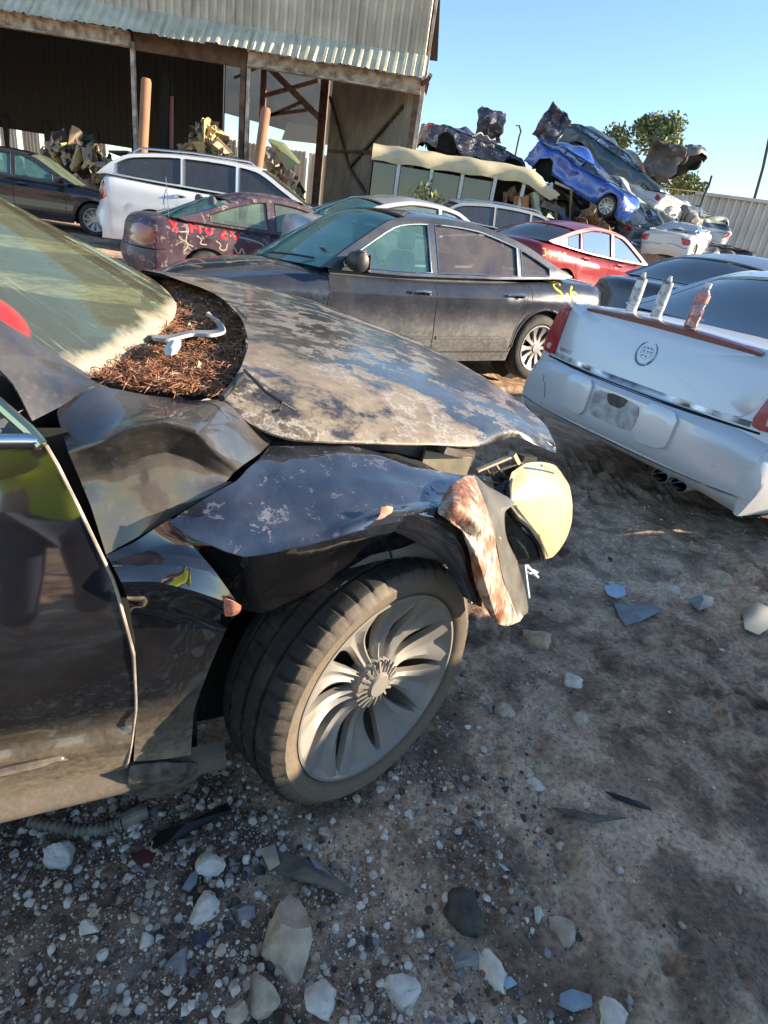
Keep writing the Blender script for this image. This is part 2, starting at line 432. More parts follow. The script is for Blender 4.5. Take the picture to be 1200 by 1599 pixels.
    for sd_ in (-1, 1):
        vv = [(x, sd_*yg(x, z), z) for x, z in flat]
        o = mk('window_frame', vv, tri, roofm or paintm, root, 20)
        md = o.modifiers.new('thickness', 'SOLIDIFY'); md.thickness = .03; md.offset = 1 if False else 0
        for p in wins:
            if ('glass', sd_) in missing: continue
            ctr = np.mean(p, axis=0)
            rings = [[(ctr[0]+(x-ctr[0])*s_, ctr[1]+(z-ctr[1])*s_) for x, z in p] for s_ in (1.03, .5)]
            vg = [(x, sd_*(yg(x, z)-.004), z) for rr in rings for x, z in rr]+[(ctr[0], sd_*(yg(*ctr)-.004), ctr[1])]
            n_ = len(p); fg = [(i, (i+1) % n_, n_+(i+1) % n_, n_+i) for i in range(n_)]+[(n_+i, n_+(i+1) % n_, 2*n_) for i in range(n_)]
            mk('side_window', vg, fg, glassm, root, 60)
            tb = MB(); tb.tube([(x, sd_*(yg(x, z)+.016), z) for x, z in p]+[(p[0][0], sd_*(yg(*p[0])+.016), p[0][1])], .007, 5); tb.obj('window_trim', spec.get('trim', gasket), root)
    # roof, windscreen, rear window : grid over rail
    T = np.linspace(-1, 1, 15)
    s_all = np.linspace(0, len(rl0)-1, nr)
    bulge = spec.get('bulge', .16)
    def top_pt(i, t):
        x, z = rail[i]; s = s_all[i]; y = yg(x, z)*t
        e = 0
        ws1 = spec['ws'][1]; bl0 = spec['bl'][0]; mx_ = len(rl0)-1
        if s < ws1+.6: e = bulge*(1-.45*min(1, s/(ws1+.6)))*max(0, 1-max(0, s-ws1)/.6)
        if s > bl0-.6: e = -bulge*.75*(1-.3*(mx_-s)/(mx_-bl0+.6))*min(1, max(0, (s-(bl0-.6))/.6))
        cz = spec['crown']*(smst(s/ws1) if s < ws1 else smst((mx_-s)/(mx_-bl0)) if s > bl0 else 1)
        return (x+e*(1-t*t), y, z+cz*(1-t*t)-.012*abs(t)**6)
    c.top_pt = top_pt; c.s_all = s_all
    def band(nm, s0, s1, mat_, tt=T, off=0):
        idx = [i for i in range(nr) if s0-1e-6 <= s_all[i] <= s1+1e-6]
        vv = []
        for i in idx:
            for t in tt:
                p = np.array(top_pt(i, t)); p[2] += off; vv.append(p)
        b_ = len(tt); ff = [(i*b_+j, i*b_+j+1, (i+1)*b_+j+1, (i+1)*b_+j) for i in range(len(idx)-1) for j in range(b_-1)]
        return mk(nm, vv, ff, mat_, root, 40)
    rm_ = roofm or paintm
    r_ = band('roof', spec['ws'][1], spec['bl'][0], rm_); md = r_.modifiers.new('thickness', 'SOLIDIFY'); md.thickness = .02; md.offset = -1 if False else 0
    if 'windscreen' not in missing: band('windscreen', spec['ws'][0], spec['ws'][1], wglass or glassm, np.linspace(-.955, .955, 15))
    if 'rear_window' not in missing: band('rear_window', spec['bl'][0], spec['bl'][1], bglass or glassm, np.linspace(-.93, .93, 15))
    for s0, s1, e in ((spec['ws'][0], spec['ws'][1], .955), (spec['bl'][0], spec['bl'][1], .93)):
        for sg in (-1, 1): band('pillar', s0, s1, rm_, np.linspace(sg*e, sg*1.0, 3), .003)
    if interior:
        for sx, sy in ((-1.35, .36), (-1.35, -.36), (-2.35, .40), (-2.35, -.40)):
            if sx < cx0: continue
            s = MB()
            vv = []
            for (zz, hw, th, dx) in ((.50, .22, .10, .12), (.75, .25, .13, .03), (1.0, .23, .11, -.04), (1.10, .17, .08, -.07), (1.12, .10, .05, -.08)):
                for k in range(12):
                    an = 2*math.pi*k/12; vv.append((sx+dx+th*math.cos(an)*.8, sy+hw*math.copysign(abs(math.sin(an))**.6, math.sin(an)), zz))
            ff = [(i*12+k, i*12+(k+1) % 12, (i+1)*12+(k+1) % 12, (i+1)*12+k) for i in range(4) for k in range(12)]+[tuple(48+k for k in range(12))]
            s.add(vv, ff); s.box((sx+.2, sy, .50), (.5, .48, .14)); so_ = s.obj('seat', spec.get('seat', seat_mat), root, 50)
            hd = MB(); hv = []
            for (zz, hw, th) in ((1.13, .10, .045), (1.17, .14, .06), (1.25, .14, .055), (1.29, .09, .03)):
                for k in range(10):
                    an = 2*math.pi*k/10; hv.append((sx-.09+th*math.cos(an), sy+hw*math.sin(an), zz))
            hd.add(hv, [(i*10+k, i*10+(k+1) % 10, (i+1)*10+(k+1) % 10, (i+1)*10+k) for i in range(3) for k in range(10)]+[tuple(30+k for k in range(10))])
            hd.obj('headrest', spec.get('seat', seat_mat), so_, 50)
        s = MB(); s.box((cx1+.0, 0, .90), (.34, 1.3, .12), rot=(0, .2, 0)); s.obj('dashboard', black_plastic, root)
        s = MB(); ring = [(-.92+.06*math.sin(a_)*1, .36+.18*math.cos(a_), .93+.17*math.sin(a_)) for a_ in np.linspace(0, 2*math.pi, 21)]
        s.tube(ring, .014, 6); s.tube([(-.92, .2, .93), (-.92, .52, .93)], .014, 5); s.tube([(-.9, .36, .92), (-.6, .36, .84)], .03, 6); s.obj('steering_wheel', black_plastic, root)
    return c
def cast(c, axis, a, b):
    if axis == 'right': o, d = Vector((a, -4, b)), Vector((0, 1, 0))
    elif axis == 'left': o, d = Vector((a, 4, b)), Vector((0, -1, 0))
    elif axis == 'rear': o, d = Vector((-9, a, b)), Vector((1, 0, 0))
    elif axis == 'front': o, d = Vector((6, a, b)), Vector((-1, 0, 0))
    else: o, d = Vector((a, b, 5)), Vector((0, 0, -1))
    h, nrm, i, _ = c.bvh.ray_cast(o, d)
    if h is None:
        h2, nrm, i, _ = c.bvh.find_nearest(o+d*(4 if axis in ('right', 'left') else 5)); h = h2
    if nrm.dot(d) > 0: nrm = -nrm
    return h, nrm
def patch(c, name, outline, axis, mat, off=.006, parent=None, lip=.02, closed=True, dome=0.):
    ol = []
    for i in range(len(outline)):
        a_, b_ = np.array(outline[i], float), np.array(outline[(i+1) % len(outline)], float); ol += [a_*.88+b_*.12, a_*.12+b_*.88] if len(outline) < 11 else [a_]
    outline = ol
    p = resample(chaikin(list(outline)+[outline[0]], 1), .04 if len(outline) < 30 else .02)[:-1]
    ctr = p.mean(0); v = []; n_ = len(p)
    scs = [(1, -.004), (.985, off), (.8, off+dome*.36), (.55, off+dome*.7), (.28, off+dome*.92)]
    for s_, o_ in scs:
        for q in p:
            w_ = ctr+(q-ctr)*s_; h, nr_ = cast(c, axis, *w_); v.append(h+nr_*o_)
    h, nr_ = cast(c, axis, *ctr); v.append(h+nr_*(off+dome))
    f = [(r_*n_+i, r_*n_+(i+1) % n_, (r_+1)*n_+(i+1) % n_, (r_+1)*n_+i) for r_ in range(len(scs)-1) for i in range(n_)]
    f += [((len(scs)-1)*n_+i, (len(scs)-1)*n_+(i+1) % n_, len(v)-1) for i in range(n_)]
    return mk(name, v, f, mat, parent or c.root, 45)
def ribbon(c, name, pts, axis, mat, wd=.01, off=.003, parent=None, step=.03, sm=1):
    p = resample(chaikin(pts, sm), step); v = []; n_ = len(p)
    for i, q in enumerate(p):
        t = p[min(i+1, n_-1)]-p[max(i-1, 0)]; t = t/(np.linalg.norm(t)+1e-9); nn = np.array([-t[1], t[0]])
        for s_, o_ in ((-1, -.002), (-.8, off), (.8, off), (1, -.002)):
            h, nr_ = cast(c, axis, *(q+nn*s_*wd/2)); v.append(h+nr_*o_)
    f = [(i*4+k, i*4+k+1, i*4+k+5, i*4+k+4) for i in range(n_-1) for k in range(3)]
    return mk(name, v, f, mat, parent or c.root, 60)
def handle(c, side, x, z, mat, L=.19):
    sg = -1 if side == 'right' else 1
    h, nr_ = cast(c, side, x, z); s = MB()
    s.tube([h+Vector((L/2, 0, 0))+nr_*.002, h+Vector((L*.4, 0, 0))+nr_*.035, h+Vector((0, 0, .004))+nr_*.042, h+Vector((-L*.4, 0, 0))+nr_*.035, h+Vector((-L/2, 0, 0))+nr_*.002], [.012, .014, .014, .014, .013], 8)
    s.obj('door_handle', mat, c.root)
    patch(c, 'handle_recess', [(x+.05*math.cos(a_), z+.028*math.sin(a_)) for a_ in np.linspace(0, 6.28, 12)], side, dark_void, .002)
def mirror(c, side, mat, x=-.62, z=1.02, broken=False):
    sg = -1 if side == 'right' else 1; y0 = c.yg(x, z-.05); s = MB(); vv = []
    prof = [(-.005, .03, .025), (.05, .045, .035), (.10, .07, .06), (.20, .085, .065), (.26, .07, .05), (.275, .03, .02)]
    for (dy, hz, hx_) in prof:
        for k in range(12):
            an = 2*math.pi*k/12; vv.append((x+.02+hx_*math.cos(an)*1.1, sg*(y0+dy), z+hz*math.sin(an)))
    s.add(vv, [(i*12+k, i*12+(k+1) % 12, (i+1)*12+(k+1) % 12, (i+1)*12+k) for i in range(5) for k in range(12)]+[tuple(range(12)), tuple(60+k for k in range(12))])
    m_ = s.obj('wing_mirror', mat, c.root, 50)
    g = MB(); g.box((x-.055, sg*(y0+.17), z), (.006, .15, .11)); g.obj('mirror_glass', chrome if not broken else black_plastic, m_)
    if broken:
        g = MB()
        for k in range(5): g.box((x-.06+rng.normal()*.02, sg*(y0+.12+rng.random()*.12), z+rng.normal()*.04), (.03, .06, .05), rot=tuple(rng.random(3)), jit=.006)
        g.obj('broken_housing', black_plastic, m_)
def crush(c, seed, amt=.08, roof=0., fr=2.2, boxf=None):
    r2 = np.random.default_rng(seed); ox, oy = r2.random(2)*40
    for o in c.root.children_recursive:
        if o.type != 'MESH' or o.get('crushed'): continue
        me = o.data; n_ = len(me.vertices); co = np.zeros(n_*3); me.vertices.foreach_get('co', co); co = co.reshape(-1, 3)
        if o.location.length > 0: continue
        dx = (fbm(co[:, 0]*fr+ox, co[:, 2]*fr+co[:, 1]+oy, 3)-.5)*2*amt
        dy = (fbm(co[:, 0]*fr+ox+9, co[:, 2]*fr+co[:, 1]*1.3+oy, 3)-.5)*2*amt
        dz = (fbm(co[:, 0]*fr+ox+19, co[:, 1]*fr*1.2+oy, 3)-.5)*2*amt
        co[:, 0] += dx; co[:, 1] += dy; co[:, 2] += dz
        if roof: co[:, 2] = np.where(co[:, 2] > .95, .95+(co[:, 2]-.95)*(1-roof*np.clip(fbm(co[:, 0]*1.3+ox, co[:, 1]*1.1+oy, 2)*1.7, 0, 1)), co[:, 2])
        me.vertices.foreach_set('co', co.ravel()); me.update(); o['crushed'] = True
    for o in c.root.children_recursive:
        if 'crushed' in o: del o['crushed']


# ------------------------------------------------------------------ ground
def spacing(lo, hi, f0, f1, fine, far):
    mid = np.arange(f0, f1+fine, fine); a = [f0]; s = fine
    while a[-1] > lo: s = min(s*1.12, far); a.append(a[-1]-s)
    b = [mid[-1]]; s = fine
    while b[-1] < hi: s = min(s*1.12, far); b.append(b[-1]+s)
    return np.array(a[1:][::-1]+list(mid)+b[1:])
gx = spacing(-500, 500, -1.3, 2.6, .012, 60); gy = spacing(-60, 700, .35, 3.3, .012, 60)
GX, GY = np.meshgrid(gx, gy); GZ = gh(GX, GY)
def ground_mat():
    m = bpy.data.materials.new('dirt'); n, l, b = nodes(m); tc = n.new('ShaderNodeTexCoord').outputs['Object']
    big = noise(n, l, tc, .9, 5, .6); mid = noise(n, l, tc, 5, 7, .65, .4); fine = noise(n, l, tc, 60, 6, .7)
    c1 = ramp(n, l, mid, [(.38, (.09, .05, .03)), (.46, (.30, .19, .12)), (.54, (.68, .47, .315)), (.8, (.84, .63, .46))])
    c2 = ramp(n, l, big, [(.42, (.15, .085, .052)), (.52, (.72, .50, .34))])
    c = mixc(n, l, .40, c1, c2)
    def damp(cx0, cy0, r0, c):
        d_ = n.new('ShaderNodeVectorMath'); d_.operation = 'DISTANCE'; l.new(tc, d_.inputs[0]); d_.inputs[1].default_value = (cx0, cy0, 0)
        q_ = mth(n, l, 'ADD', mth(n, l, 'DIVIDE', d_.outputs['Value'], r0), mth(n, l, 'MULTIPLY', mid, 1.6))
        return mixc(n, l, ramp(n, l, mth(n, l, 'MULTIPLY', q_, .5), [(.62, (.65, .65, .65)), (.82, (0, 0, 0))]), c, mixc(n, l, fine, (.055, .035, .025), (.20, .135, .095)))
    c = damp(-.45, .50, .85, c); c = damp(.98, .86, .30, c); c = damp(.40, .93, .22, c); c = damp(1.25, 1.2, .2, c); c = damp(.1, 1.3, .35, c)
    f2 = ramp(n, l, fine, [(.35, (.55, .55, .55)), (.5, (1, 1, 1)), (.68, (1.35, 1.33, 1.3))])
    mm = n.new('ShaderNodeMix'); mm.data_type = 'RGBA'; mm.blend_type = 'MULTIPLY'; mm.inputs[0].default_value = 1; l.new(c, mm.inputs[6]); l.new(f2, mm.inputs[7])
    vo = n.new('ShaderNodeTexVoronoi'); vo.inputs['Scale'].default_value = 75; l.new(tc, vo.inputs['Vector'])
    gm = ramp(n, l, vo.outputs['Distance'], [(.16, (1, 1, 1)), (.26, (0, 0, 0))])
    sel = n.new('ShaderNodeSeparateColor'); l.new(vo.outputs['Color'], sel.inputs[0])
    gm = mth(n, l, 'MULTIPLY', gm, mth(n, l, 'GREATER_THAN', sel.outputs[0], .72))
    c = mixc(n, l, mth(n, l, 'MULTIPLY', gm, .75), mm.outputs[2], ramp(n, l, sel.outputs[1], [(.2, (.12, .11, .10)), (.6, (.35, .31, .27)), (.9, (.62, .6, .58))]))
    l.new(c, b.inputs['Base Color']); l.new(ramp(n, l, mid, [(.3, (.45, .45, .45)), (.55, (.92, .92, .92))]), b.inputs['Roughness'])
    b.inputs['Specular IOR Level'].default_value = .35
    hh = mth(n, l, 'ADD', mth(n, l, 'MULTIPLY', fine, .5), mth(n, l, 'ADD', noise(n, l, tc, 18, 6, .65), mth(n, l, 'MULTIPLY', gm, .25)))
    bp = n.new('ShaderNodeBump'); bp.inputs['Strength'].default_value = 1.; bp.inputs['Distance'].default_value = .02
    l.new(hh, bp.inputs['Height']); l.new(bp.outputs[0], b.inputs['Normal']); return m
na, nb = GX.shape
V = np.stack([GX, GY, GZ], -1).reshape(-1, 3)
idx = np.arange(na*nb).reshape(na, nb)
F = np.stack([idx[:-1, :-1], idx[:-1, 1:], idx[1:, 1:], idx[1:, :-1]], -1).reshape(-1, 4)
me = bpy.data.meshes.new('ground'); me.vertices.add(len(V)); me.vertices.foreach_set('co', V.ravel().astype(np.float32))
me.loops.add(F.size); me.loops.foreach_set('vertex_index', F.ravel().astype(np.int32)); me.polygons.add(len(F))
me.polygons.foreach_set('loop_start', np.arange(0, F.size, 4, dtype=np.int32)); me.polygons.foreach_set('loop_total', np.full(len(F), 4, dtype=np.int32))
me.update(calc_edges=True); me.polygons.foreach_set('use_smooth', np.ones(len(F), bool)); me.materials.append(ground_mat())
g = bpy.data.objects.new('ground', me); COL.objects.link(g); g['kind'] = 'structure'

# stones
def stone_mat(name, c1, c2):
    return P(name, c1, .85, col2=c2, nz=.3, nscale=26, bump=.5, bscale=90)
st_white = stone_mat('stone_white', (.56, .49, .41), (.76, .68, .59))
st_tan = stone_mat('stone_tan', (.38, .29, .20), (.58, .46, .34))
st_grey = stone_mat('stone_grey', (.17, .155, .145), (.33, .31, .29))
st_rust = stone_mat('stone_rust', (.22, .12, .08), (.33, .2, .13))
st_dark = stone_mat('stone_dark', (.04, .037, .035), (.09, .08, .07))
SM = [st_white, st_tan, st_grey, st_rust, st_dark]
icos = []
for lv in (1, 2, 4):
    bm = bmesh.new(); bmesh.ops.create_icosphere(bm, subdivisions=lv, radius=1)
    icos.append((np.array([v.co for v in bm.verts]), np.array([[v.index for v in f.verts] for f in bm.faces]))); bm.free()
def stone_shape(lv, r_, sharp=.28):
    v, f = icos[lv]; d = v.copy()
    for k in range(8):
        n_ = r_.normal(size=3); n_ /= np.linalg.norm(n_); h = .42+.38*r_.random()
        t = d@n_; d = d-np.outer(np.clip(t-h, 0, 9), n_)
    if lv < 2: d *= 1+r_.normal(size=(len(d), 1))*.035*sharp/.28
    else:
        o_ = r_.random()*30; q_ = (fbm(d[:, 0]*1.6+o_, d[:, 1]*1.6+d[:, 2]*1.9+o_, 4)-.5)*.42+(fbm(d[:, 0]*6+o_, d[:, 2]*6+d[:, 1]*4, 3)-.5)*.10; d *= (1+q_)[:, None]
    return d*np.array([1, .72+.28*r_.random(), .6+.3*r_.random()]), f
gr = np.random.default_rng(3)
def density(x, y):
    # thick gravel at the lower left, a belt round the wheel, thin elsewhere
    d = 1.5*smst((1.10-y-.62*(x+.05))/.30)
    d = np.maximum(d, .55*np.exp(-((np.hypot(x-.33, (y-1.25)*.7)-.12)/.22)**2))
    d = np.maximum(d, .35*np.exp(-(((x-.62)/.25)**2+((y-1.62)/.22)**2)))
    d = np.maximum(d, .05)
    return d*(.35+1.1*fbm(x*3.1+4, y*3.1, 3))
VV = []; FF = []; MI = []; base = 0; cnt = 0
shapes = [stone_shape(0, gr) for _ in range(24)]+[stone_shape(1, gr) for _ in range(24)]
while cnt < 32000:
    x = gr.uniform(-1.35, 2.9); y = .4+gr.random()**1.5*3.6
    if cnt % 2: x = gr.uniform(-.95, .6); y = gr.uniform(.42, 1.25)
    if gr.random() > density(x, y): continue
    s = .0019+.0030*gr.pareto(2.4)
    s = min(s, .015)*(.75+.12*y)
    sh = shapes[gr.integers(24)] if s < .007 else shapes[24+gr.integers(24)]
    a = gr.uniform(0, 6.28); ca, sa = math.cos(a), math.sin(a)
    v = sh[0]@np.array([[ca, sa, 0], [-sa, ca, 0], [0, 0, 1]])*s
    v = v+np.array([x, y, ghf(x, y)+s*.18]); VV.append(v); FF.append(sh[1]+base); base += len(v)
    p = gr.random(); left = x < .5
    mi = 0 if p < (.30 if left else .22) else 1 if p < .55 else 2 if p < .80 else 3 if p < .86 else 4
    MI += [mi]*len(sh[1]); cnt += 1
V = np.concatenate(VV); F = np.concatenate(FF)
me = bpy.data.meshes.new('gravel'); me.from_pydata(V.tolist(), [], F.tolist())
for m_ in SM: me.materials.append(m_)
me.polygons.foreach_set('material_index', MI); gv = bpy.data.objects.new('gravel', me); COL.objects.link(gv); gv['kind'] = 'stuff'
tag(gv, 'loose grey, white and tan gravel scattered over the dirt', 'gravel')
# the rocks one can pick out: (u, v, width px, material, label)
rocks = [(450, 1462, 78, st_tan, 'large pointed tan rock standing in the gravel at bottom centre'),
 (90, 1322, 46, st_white, 'pale lumpy rock beside the ribbed hose near the left edge'),
 (322, 1418, 38, st_white, 'round white rock left of the big pointed tan rock'),
 (408, 1548, 50, st_tan, 'tan knobbly rock below the pointed rock near the bottom edge'),
 (502, 1550, 58, st_white, 'white rock with a broken top right of the knobbly tan rock'),
 (775, 1510, 60, st_white, 'long pinkish white rock lying slanted among the bottom gravel'),
 (725, 1488, 44, st_grey, 'grey rock touching the upper end of the slanted pinkish rock'),
 (628, 1540, 48, st_white, 'pale rock between the slanted pinkish rock and the white broken one'),
 (955, 1590, 48, st_white, 'pale rock cut by the bottom edge right of the blue grey slab'),
 (790, 1103, 40, st_tan, 'dusty half-buried rock on the dirt right of the wheel'),
 (893, 1056, 38, st_white, 'pale flat-topped rock on the bare dirt right of the wheel'),
 (905, 1120, 34, st_tan, 'smooth brown rock below the pale flat-topped one'),
 (838, 993, 44, st_tan, 'brown rock under the torn tip of the black fender'),
 (1054, 915, 22, st_white, 'small pale rock on the dirt beyond the blue plastic flake'),
 (837, 1222, 26, st_white, 'round white stone on the open dirt below the smooth brown rock'),
 (880, 1448, 40, st_tan, 'flat tan stone sunk in the mud at lower right'),
 (765, 1102, 22, st_grey, 'small grey stone left of the dusty half-buried rock'),
 (282, 1500, 30, st_grey, 'dark grey rock in the gravel left of the pointed tan rock'),
 (330, 1350, 40, st_white, 'flat whitish stone above the round white rock in the gravel'),
 (383, 1418, 32, st_grey, 'grey stone between the round white rock and the pointed rock'),
 (140, 1450, 26, st_white, 'white stone alone in the dark gravel at left'),
 (226, 1458, 26, st_white, 'egg-shaped white stone in the left gravel'),
 (365, 1580, 34, st_tan, 'tan rock at the bottom edge left of the knobbly rock'),
 (730, 1425, 60, st_dark, 'dark brown clod of wet mud right of the broken plastic strip'),
 (1130, 905, 40, st_tan, 'low tan stone on the far dirt near the right edge'),
 (505, 1010-0+285, 22, st_tan, 'small tan stone just below the front tyre'),
 (238, 1320, 26, st_tan, 'small tan cube of rock by the end of the dark splash guard')]
rr_ = np.random.default_rng(11)
for (u, v, wpx, m_, lab) in rocks:
    p = onz(u, v, 0.0); D = np.linalg.norm(p-np.array([0, 0, CAM_H])); s = wpx/CAM_F*D*.5*1.02
    sv, sf = stone_shape(2, rr_, .35)
    if 'pointed tan' in lab: sv = sv*np.array([1.25, 1.35, 1.15]); k_ = np.clip((sv[:, 1]+.6)/2.0, 0, 1); sv[:, 0] *= 1-.72*k_; sv[:, 2] *= 1-.35*k_; sv[:, 2] += .35*k_
    if 'long pinkish' in lab: sv = sv*np.array([1.2, .6, .8])
    if 'clod' in lab: sv = sv*np.array([1, 1, 1.1])
    a = rr_.uniform(-.7, .7) if 'pointed tan' not in lab else .12
    o = mk('rock', sv*s, sf, m_, None, 30); o.location = (p[0], p[1], ghf(p[0], p[1])+s*.10); o.rotation_euler = (0, 0, a); tag(o, lab, 'rock', 'rocks picked out of the gravel')

# ------------------------------------------------------------------ the crashed black car in front
# front car
HR = thing('crashed_car', 'black crashed sedan with crumpled front fender and peeling hood, nearest the camera', 'car', HO, (0, 0, HYAW))
blk = paint('black_paint', (.005, .0055, .008), .03, (.34, .28, .20), .06, .0, low=1.3, scale=4, lowz=.46, coat=1., ior=2.1)
blk_scratch = paint('black_paint_scuffed', (.008, .012, .024), .16, (.26, .27, .30), .16, .1, low=.2, scale=11, lowz=.3, peel=.09, peelcol=(.09, .10, .14), coat=1., ior=2.1)
blk_dust = paint('black_paint_dusty', (.012, .012, .013), .55, (.17, .15, .13), .25, .0, low=.3, scale=5, lowz=.3, coat=.7, ior=1.9)
def hood_mat():
    m = bpy.data.materials.new('peeling_hood'); n, l, b = nodes(m); tc = n.new('ShaderNodeTexCoord').outputs['Object']
    mp = n.new('ShaderNodeMapping'); mp.inputs['Scale'].default_value = (1, 1.35, 1); l.new(tc, mp.inputs[0]); tc = mp.outputs[0]
    a = noise(n, l, tc, 3.2, 9, .62, .1); b2 = noise(n, l, tc, 11, 10, .72, .1); c3 = noise(n, l, tc, 45, 6, .7)
    big = noise(n, l, tc, 1.7, 3, .5)
    base = mixc(n, l, ramp(n, l, c3, [(.35, (0, 0, 0)), (.7, (1, 1, 1))]), (.020, .020, .022), (.065, .058, .05))
    tan = mixc(n, l, c3, (.22, .175, .12), (.38, .31, .225))
    ft = ramp(n, l, mth(n, l, 'ADD', mth(n, l, 'MULTIPLY', big, .7), mth(n, l, 'MULTIPLY', b2, .5)), [(.597, (0, 0, 0)), (.65, (.6, .6, .6)), (.76, (.9, .9, .9))])
    c = mixc(n, l, ft, base, tan)
    flake = mth(n, l, 'MULTIPLY', ramp(n, l, b2, [(.535, (0, 0, 0)), (.548, (1, 1, 1))]), ramp(n, l, a, [(.42, (0, 0, 0)), (.52, (1, 1, 1))]))
    edge = mth(n, l, 'MULTIPLY', ramp(n, l, b2, [(.515, (0, 0, 0)), (.53, (1, 1, 1)), (.55, (1, 1, 1)), (.56, (0, 0, 0))]), ramp(n, l, a, [(.45, (0, 0, 0)), (.53, (1, 1, 1))]))
    c = mixc(n, l, mth(n, l, 'MULTIPLY', flake, .85), c, mixc(n, l, c3, (.13, .115, .10), (.25, .225, .19)))
    c = mixc(n, l, mth(n, l, 'MULTIPLY', edge, .6), c, (.45, .44, .42))
    l.new(c, b.inputs['Base Color'])
    any_ = mth(n, l, 'ADD', ft, flake, True)
    ro = mth(n, l, 'ADD', mth(n, l, 'MULTIPLY', any_, .38), .26, True); l.new(ro, b.inputs['Roughness'])
    l.new(mth(n, l, 'MULTIPLY', mth(n, l, 'SUBTRACT', 1., any_, True), .8), b.inputs['Coat Weight']); b.inputs['Coat Roughness'].default_value = .14
    bp = n.new('ShaderNodeBump'); bp.inputs['Strength'].default_value = .5; bp.inputs['Distance'].default_value = .004
    l.new(mth(n, l, 'SUBTRACT', mth(n, l, 'MULTIPLY', c3, .3), flake), bp.inputs['Height']); l.new(bp.outputs[0], b.inputs['Normal']); return m
hood_m = hood_mat()
Hrows = [[(345,623,.96),(392,664,.935),(450,686,.925),(540,693,.915),(650,695,.90),(746,699,.865),(800,686,.845),(868,709,.80)],
 [(345,622,1.0),(392,662,.965),(450,684,.945),(540,690,.93),(650,692,.91),(746,696,.88),(800,683,.86),(868,707,.81)],
 [(360,600,1.02),(405,616,1.005),(460,640,.985),(550,650,.965),(650,655,.94),(750,668,.91),(815,672,.875),(868,700,.815)],
 [(376,575,1.04),(430,580,1.03),(500,595,1.015),(580,605,.995),(670,615,.965),(750,632,.925),(810,650,.89),(866,692,.83)],
 [(388,535,1.05),(440,540,1.045),(510,550,1.03),(590,560,1.005),(660,572,.975),(725,592,.935),(780,620,.90),(850,662,.85)],
 [(375,495,1.055),(430,500,1.05),(500,508,1.035),(560,518,1.015),(620,528,.985),(680,552,.945),(740,580,.91),(800,618,.87)],
 [(330,456,1.06),(380,458,1.055),(430,466,1.045),(480,478,1.03),(530,492,1.0),(590,512,.96),(650,536,.92),(710,562,.88)],
 [(222,421,1.06),(275,426,1.055),(330,433,1.05),(385,442,1.035),(440,456,1.005),(500,475,.965),(560,498,.925),(620,520,.89)]]
HP = [[UZ(*p) for p in r_] for r_ in Hrows]
last = [p+np.array([.01, .05, -.12]) for p in HP[-1]]; HP.append(last)
hood = sheet('hood', HP, hood_m, HR, 6, ang=60, noise_amt=.006)
# dark box added under the hood to block light in the gap
e = MB(); e.box((-.05, 0, .62), (.6, 1.1, .26)); e.obj('engine_bay_block', dark_void, HR)
e = MB()
e.beam(UY(470, 690, -.60), UY(735, 715, -.60), .03, .05)
e.obj('fender_rail', steel_dirty, HR)
cream = P('cream_plastic', (.42, .36, .24), .6, nz=.2)
e = MB(); a0 = UY(660, 717, -.64); b0 = UY(732, 728, -.66); e.beam(a0, b0, .012, .05); e.obj('latch_plate', cream, HR)
for (u0, v0, u1, v1, y_, wd, m_) in ((690, 700, 735, 712, -.66, .03, steel_dirty), (745, 735, 800, 712, -.64, .012, cream), (760, 742, 815, 722, -.63, .010, steel_dirty), (755, 748, 800, 760, -.64, .007, cream), (770, 740, 795, 772, -.64, .006, steel_dirty), (782, 735, 805, 760, -.63, .006, cream), (800, 708, 812, 732, -.62, .02, cream), (812, 715, 832, 716, -.60, .03, black_plastic), (765, 752, 822, 750, -.62, .006, steel_dirty), (758, 728, 778, 760, -.63, .006, rust), (775, 725, 800, 768, -.625, .006, cream)):
    e = MB(); e.beam(UY(u0, v0, y_), UY(u1, v1, y_+.02), wd, wd*.6); e.obj('broken_bracket', m_, HR)

# upper fender (dented, dusty)
def rowsY(rs): return [[UY(*p) for p in r_] for r_ in rs]
A = rowsY([[(96,632,-.76),(150,603,-.71),(230,618,-.69),(300,626,-.69),(345,625,-.69),(385,655,-.70),(424,690,-.71)],
 [(90,648,-.79),(150,640,-.80),(215,645,-.815),(275,643,-.82),(325,655,-.82),(370,682,-.80),(405,708,-.79)],
 [(106,700,-.865),(150,690,-.885),(200,666,-.895),(260,656,-.90),(305,670,-.895),(340,706,-.88),(374,730,-.855)],
 [(112,716,-.872),(158,702,-.882),(206,680,-.888),(260,671,-.89),(303,684,-.885),(335,716,-.872),(364,738,-.857)],
 [(126,750,-.872),(172,735,-.868),(215,715,-.862),(258,705,-.86),(297,715,-.86),(326,733,-.86),(358,746,-.86)],
 [(142,790,-.885),(180,780,-.878),(218,765,-.872),(258,752,-.87),(292,750,-.868),(322,752,-.865),(352,753,-.865)],
 [(166,866,-.905),(195,850,-.90),(230,830,-.89),(265,808,-.885),(300,788,-.88),(335,768,-.875),(364,752,-.87)]])
sheet('fender_upper', A, blk_dust, HR, 6, .003, ang=28, ten=.4, noise_amt=.004)
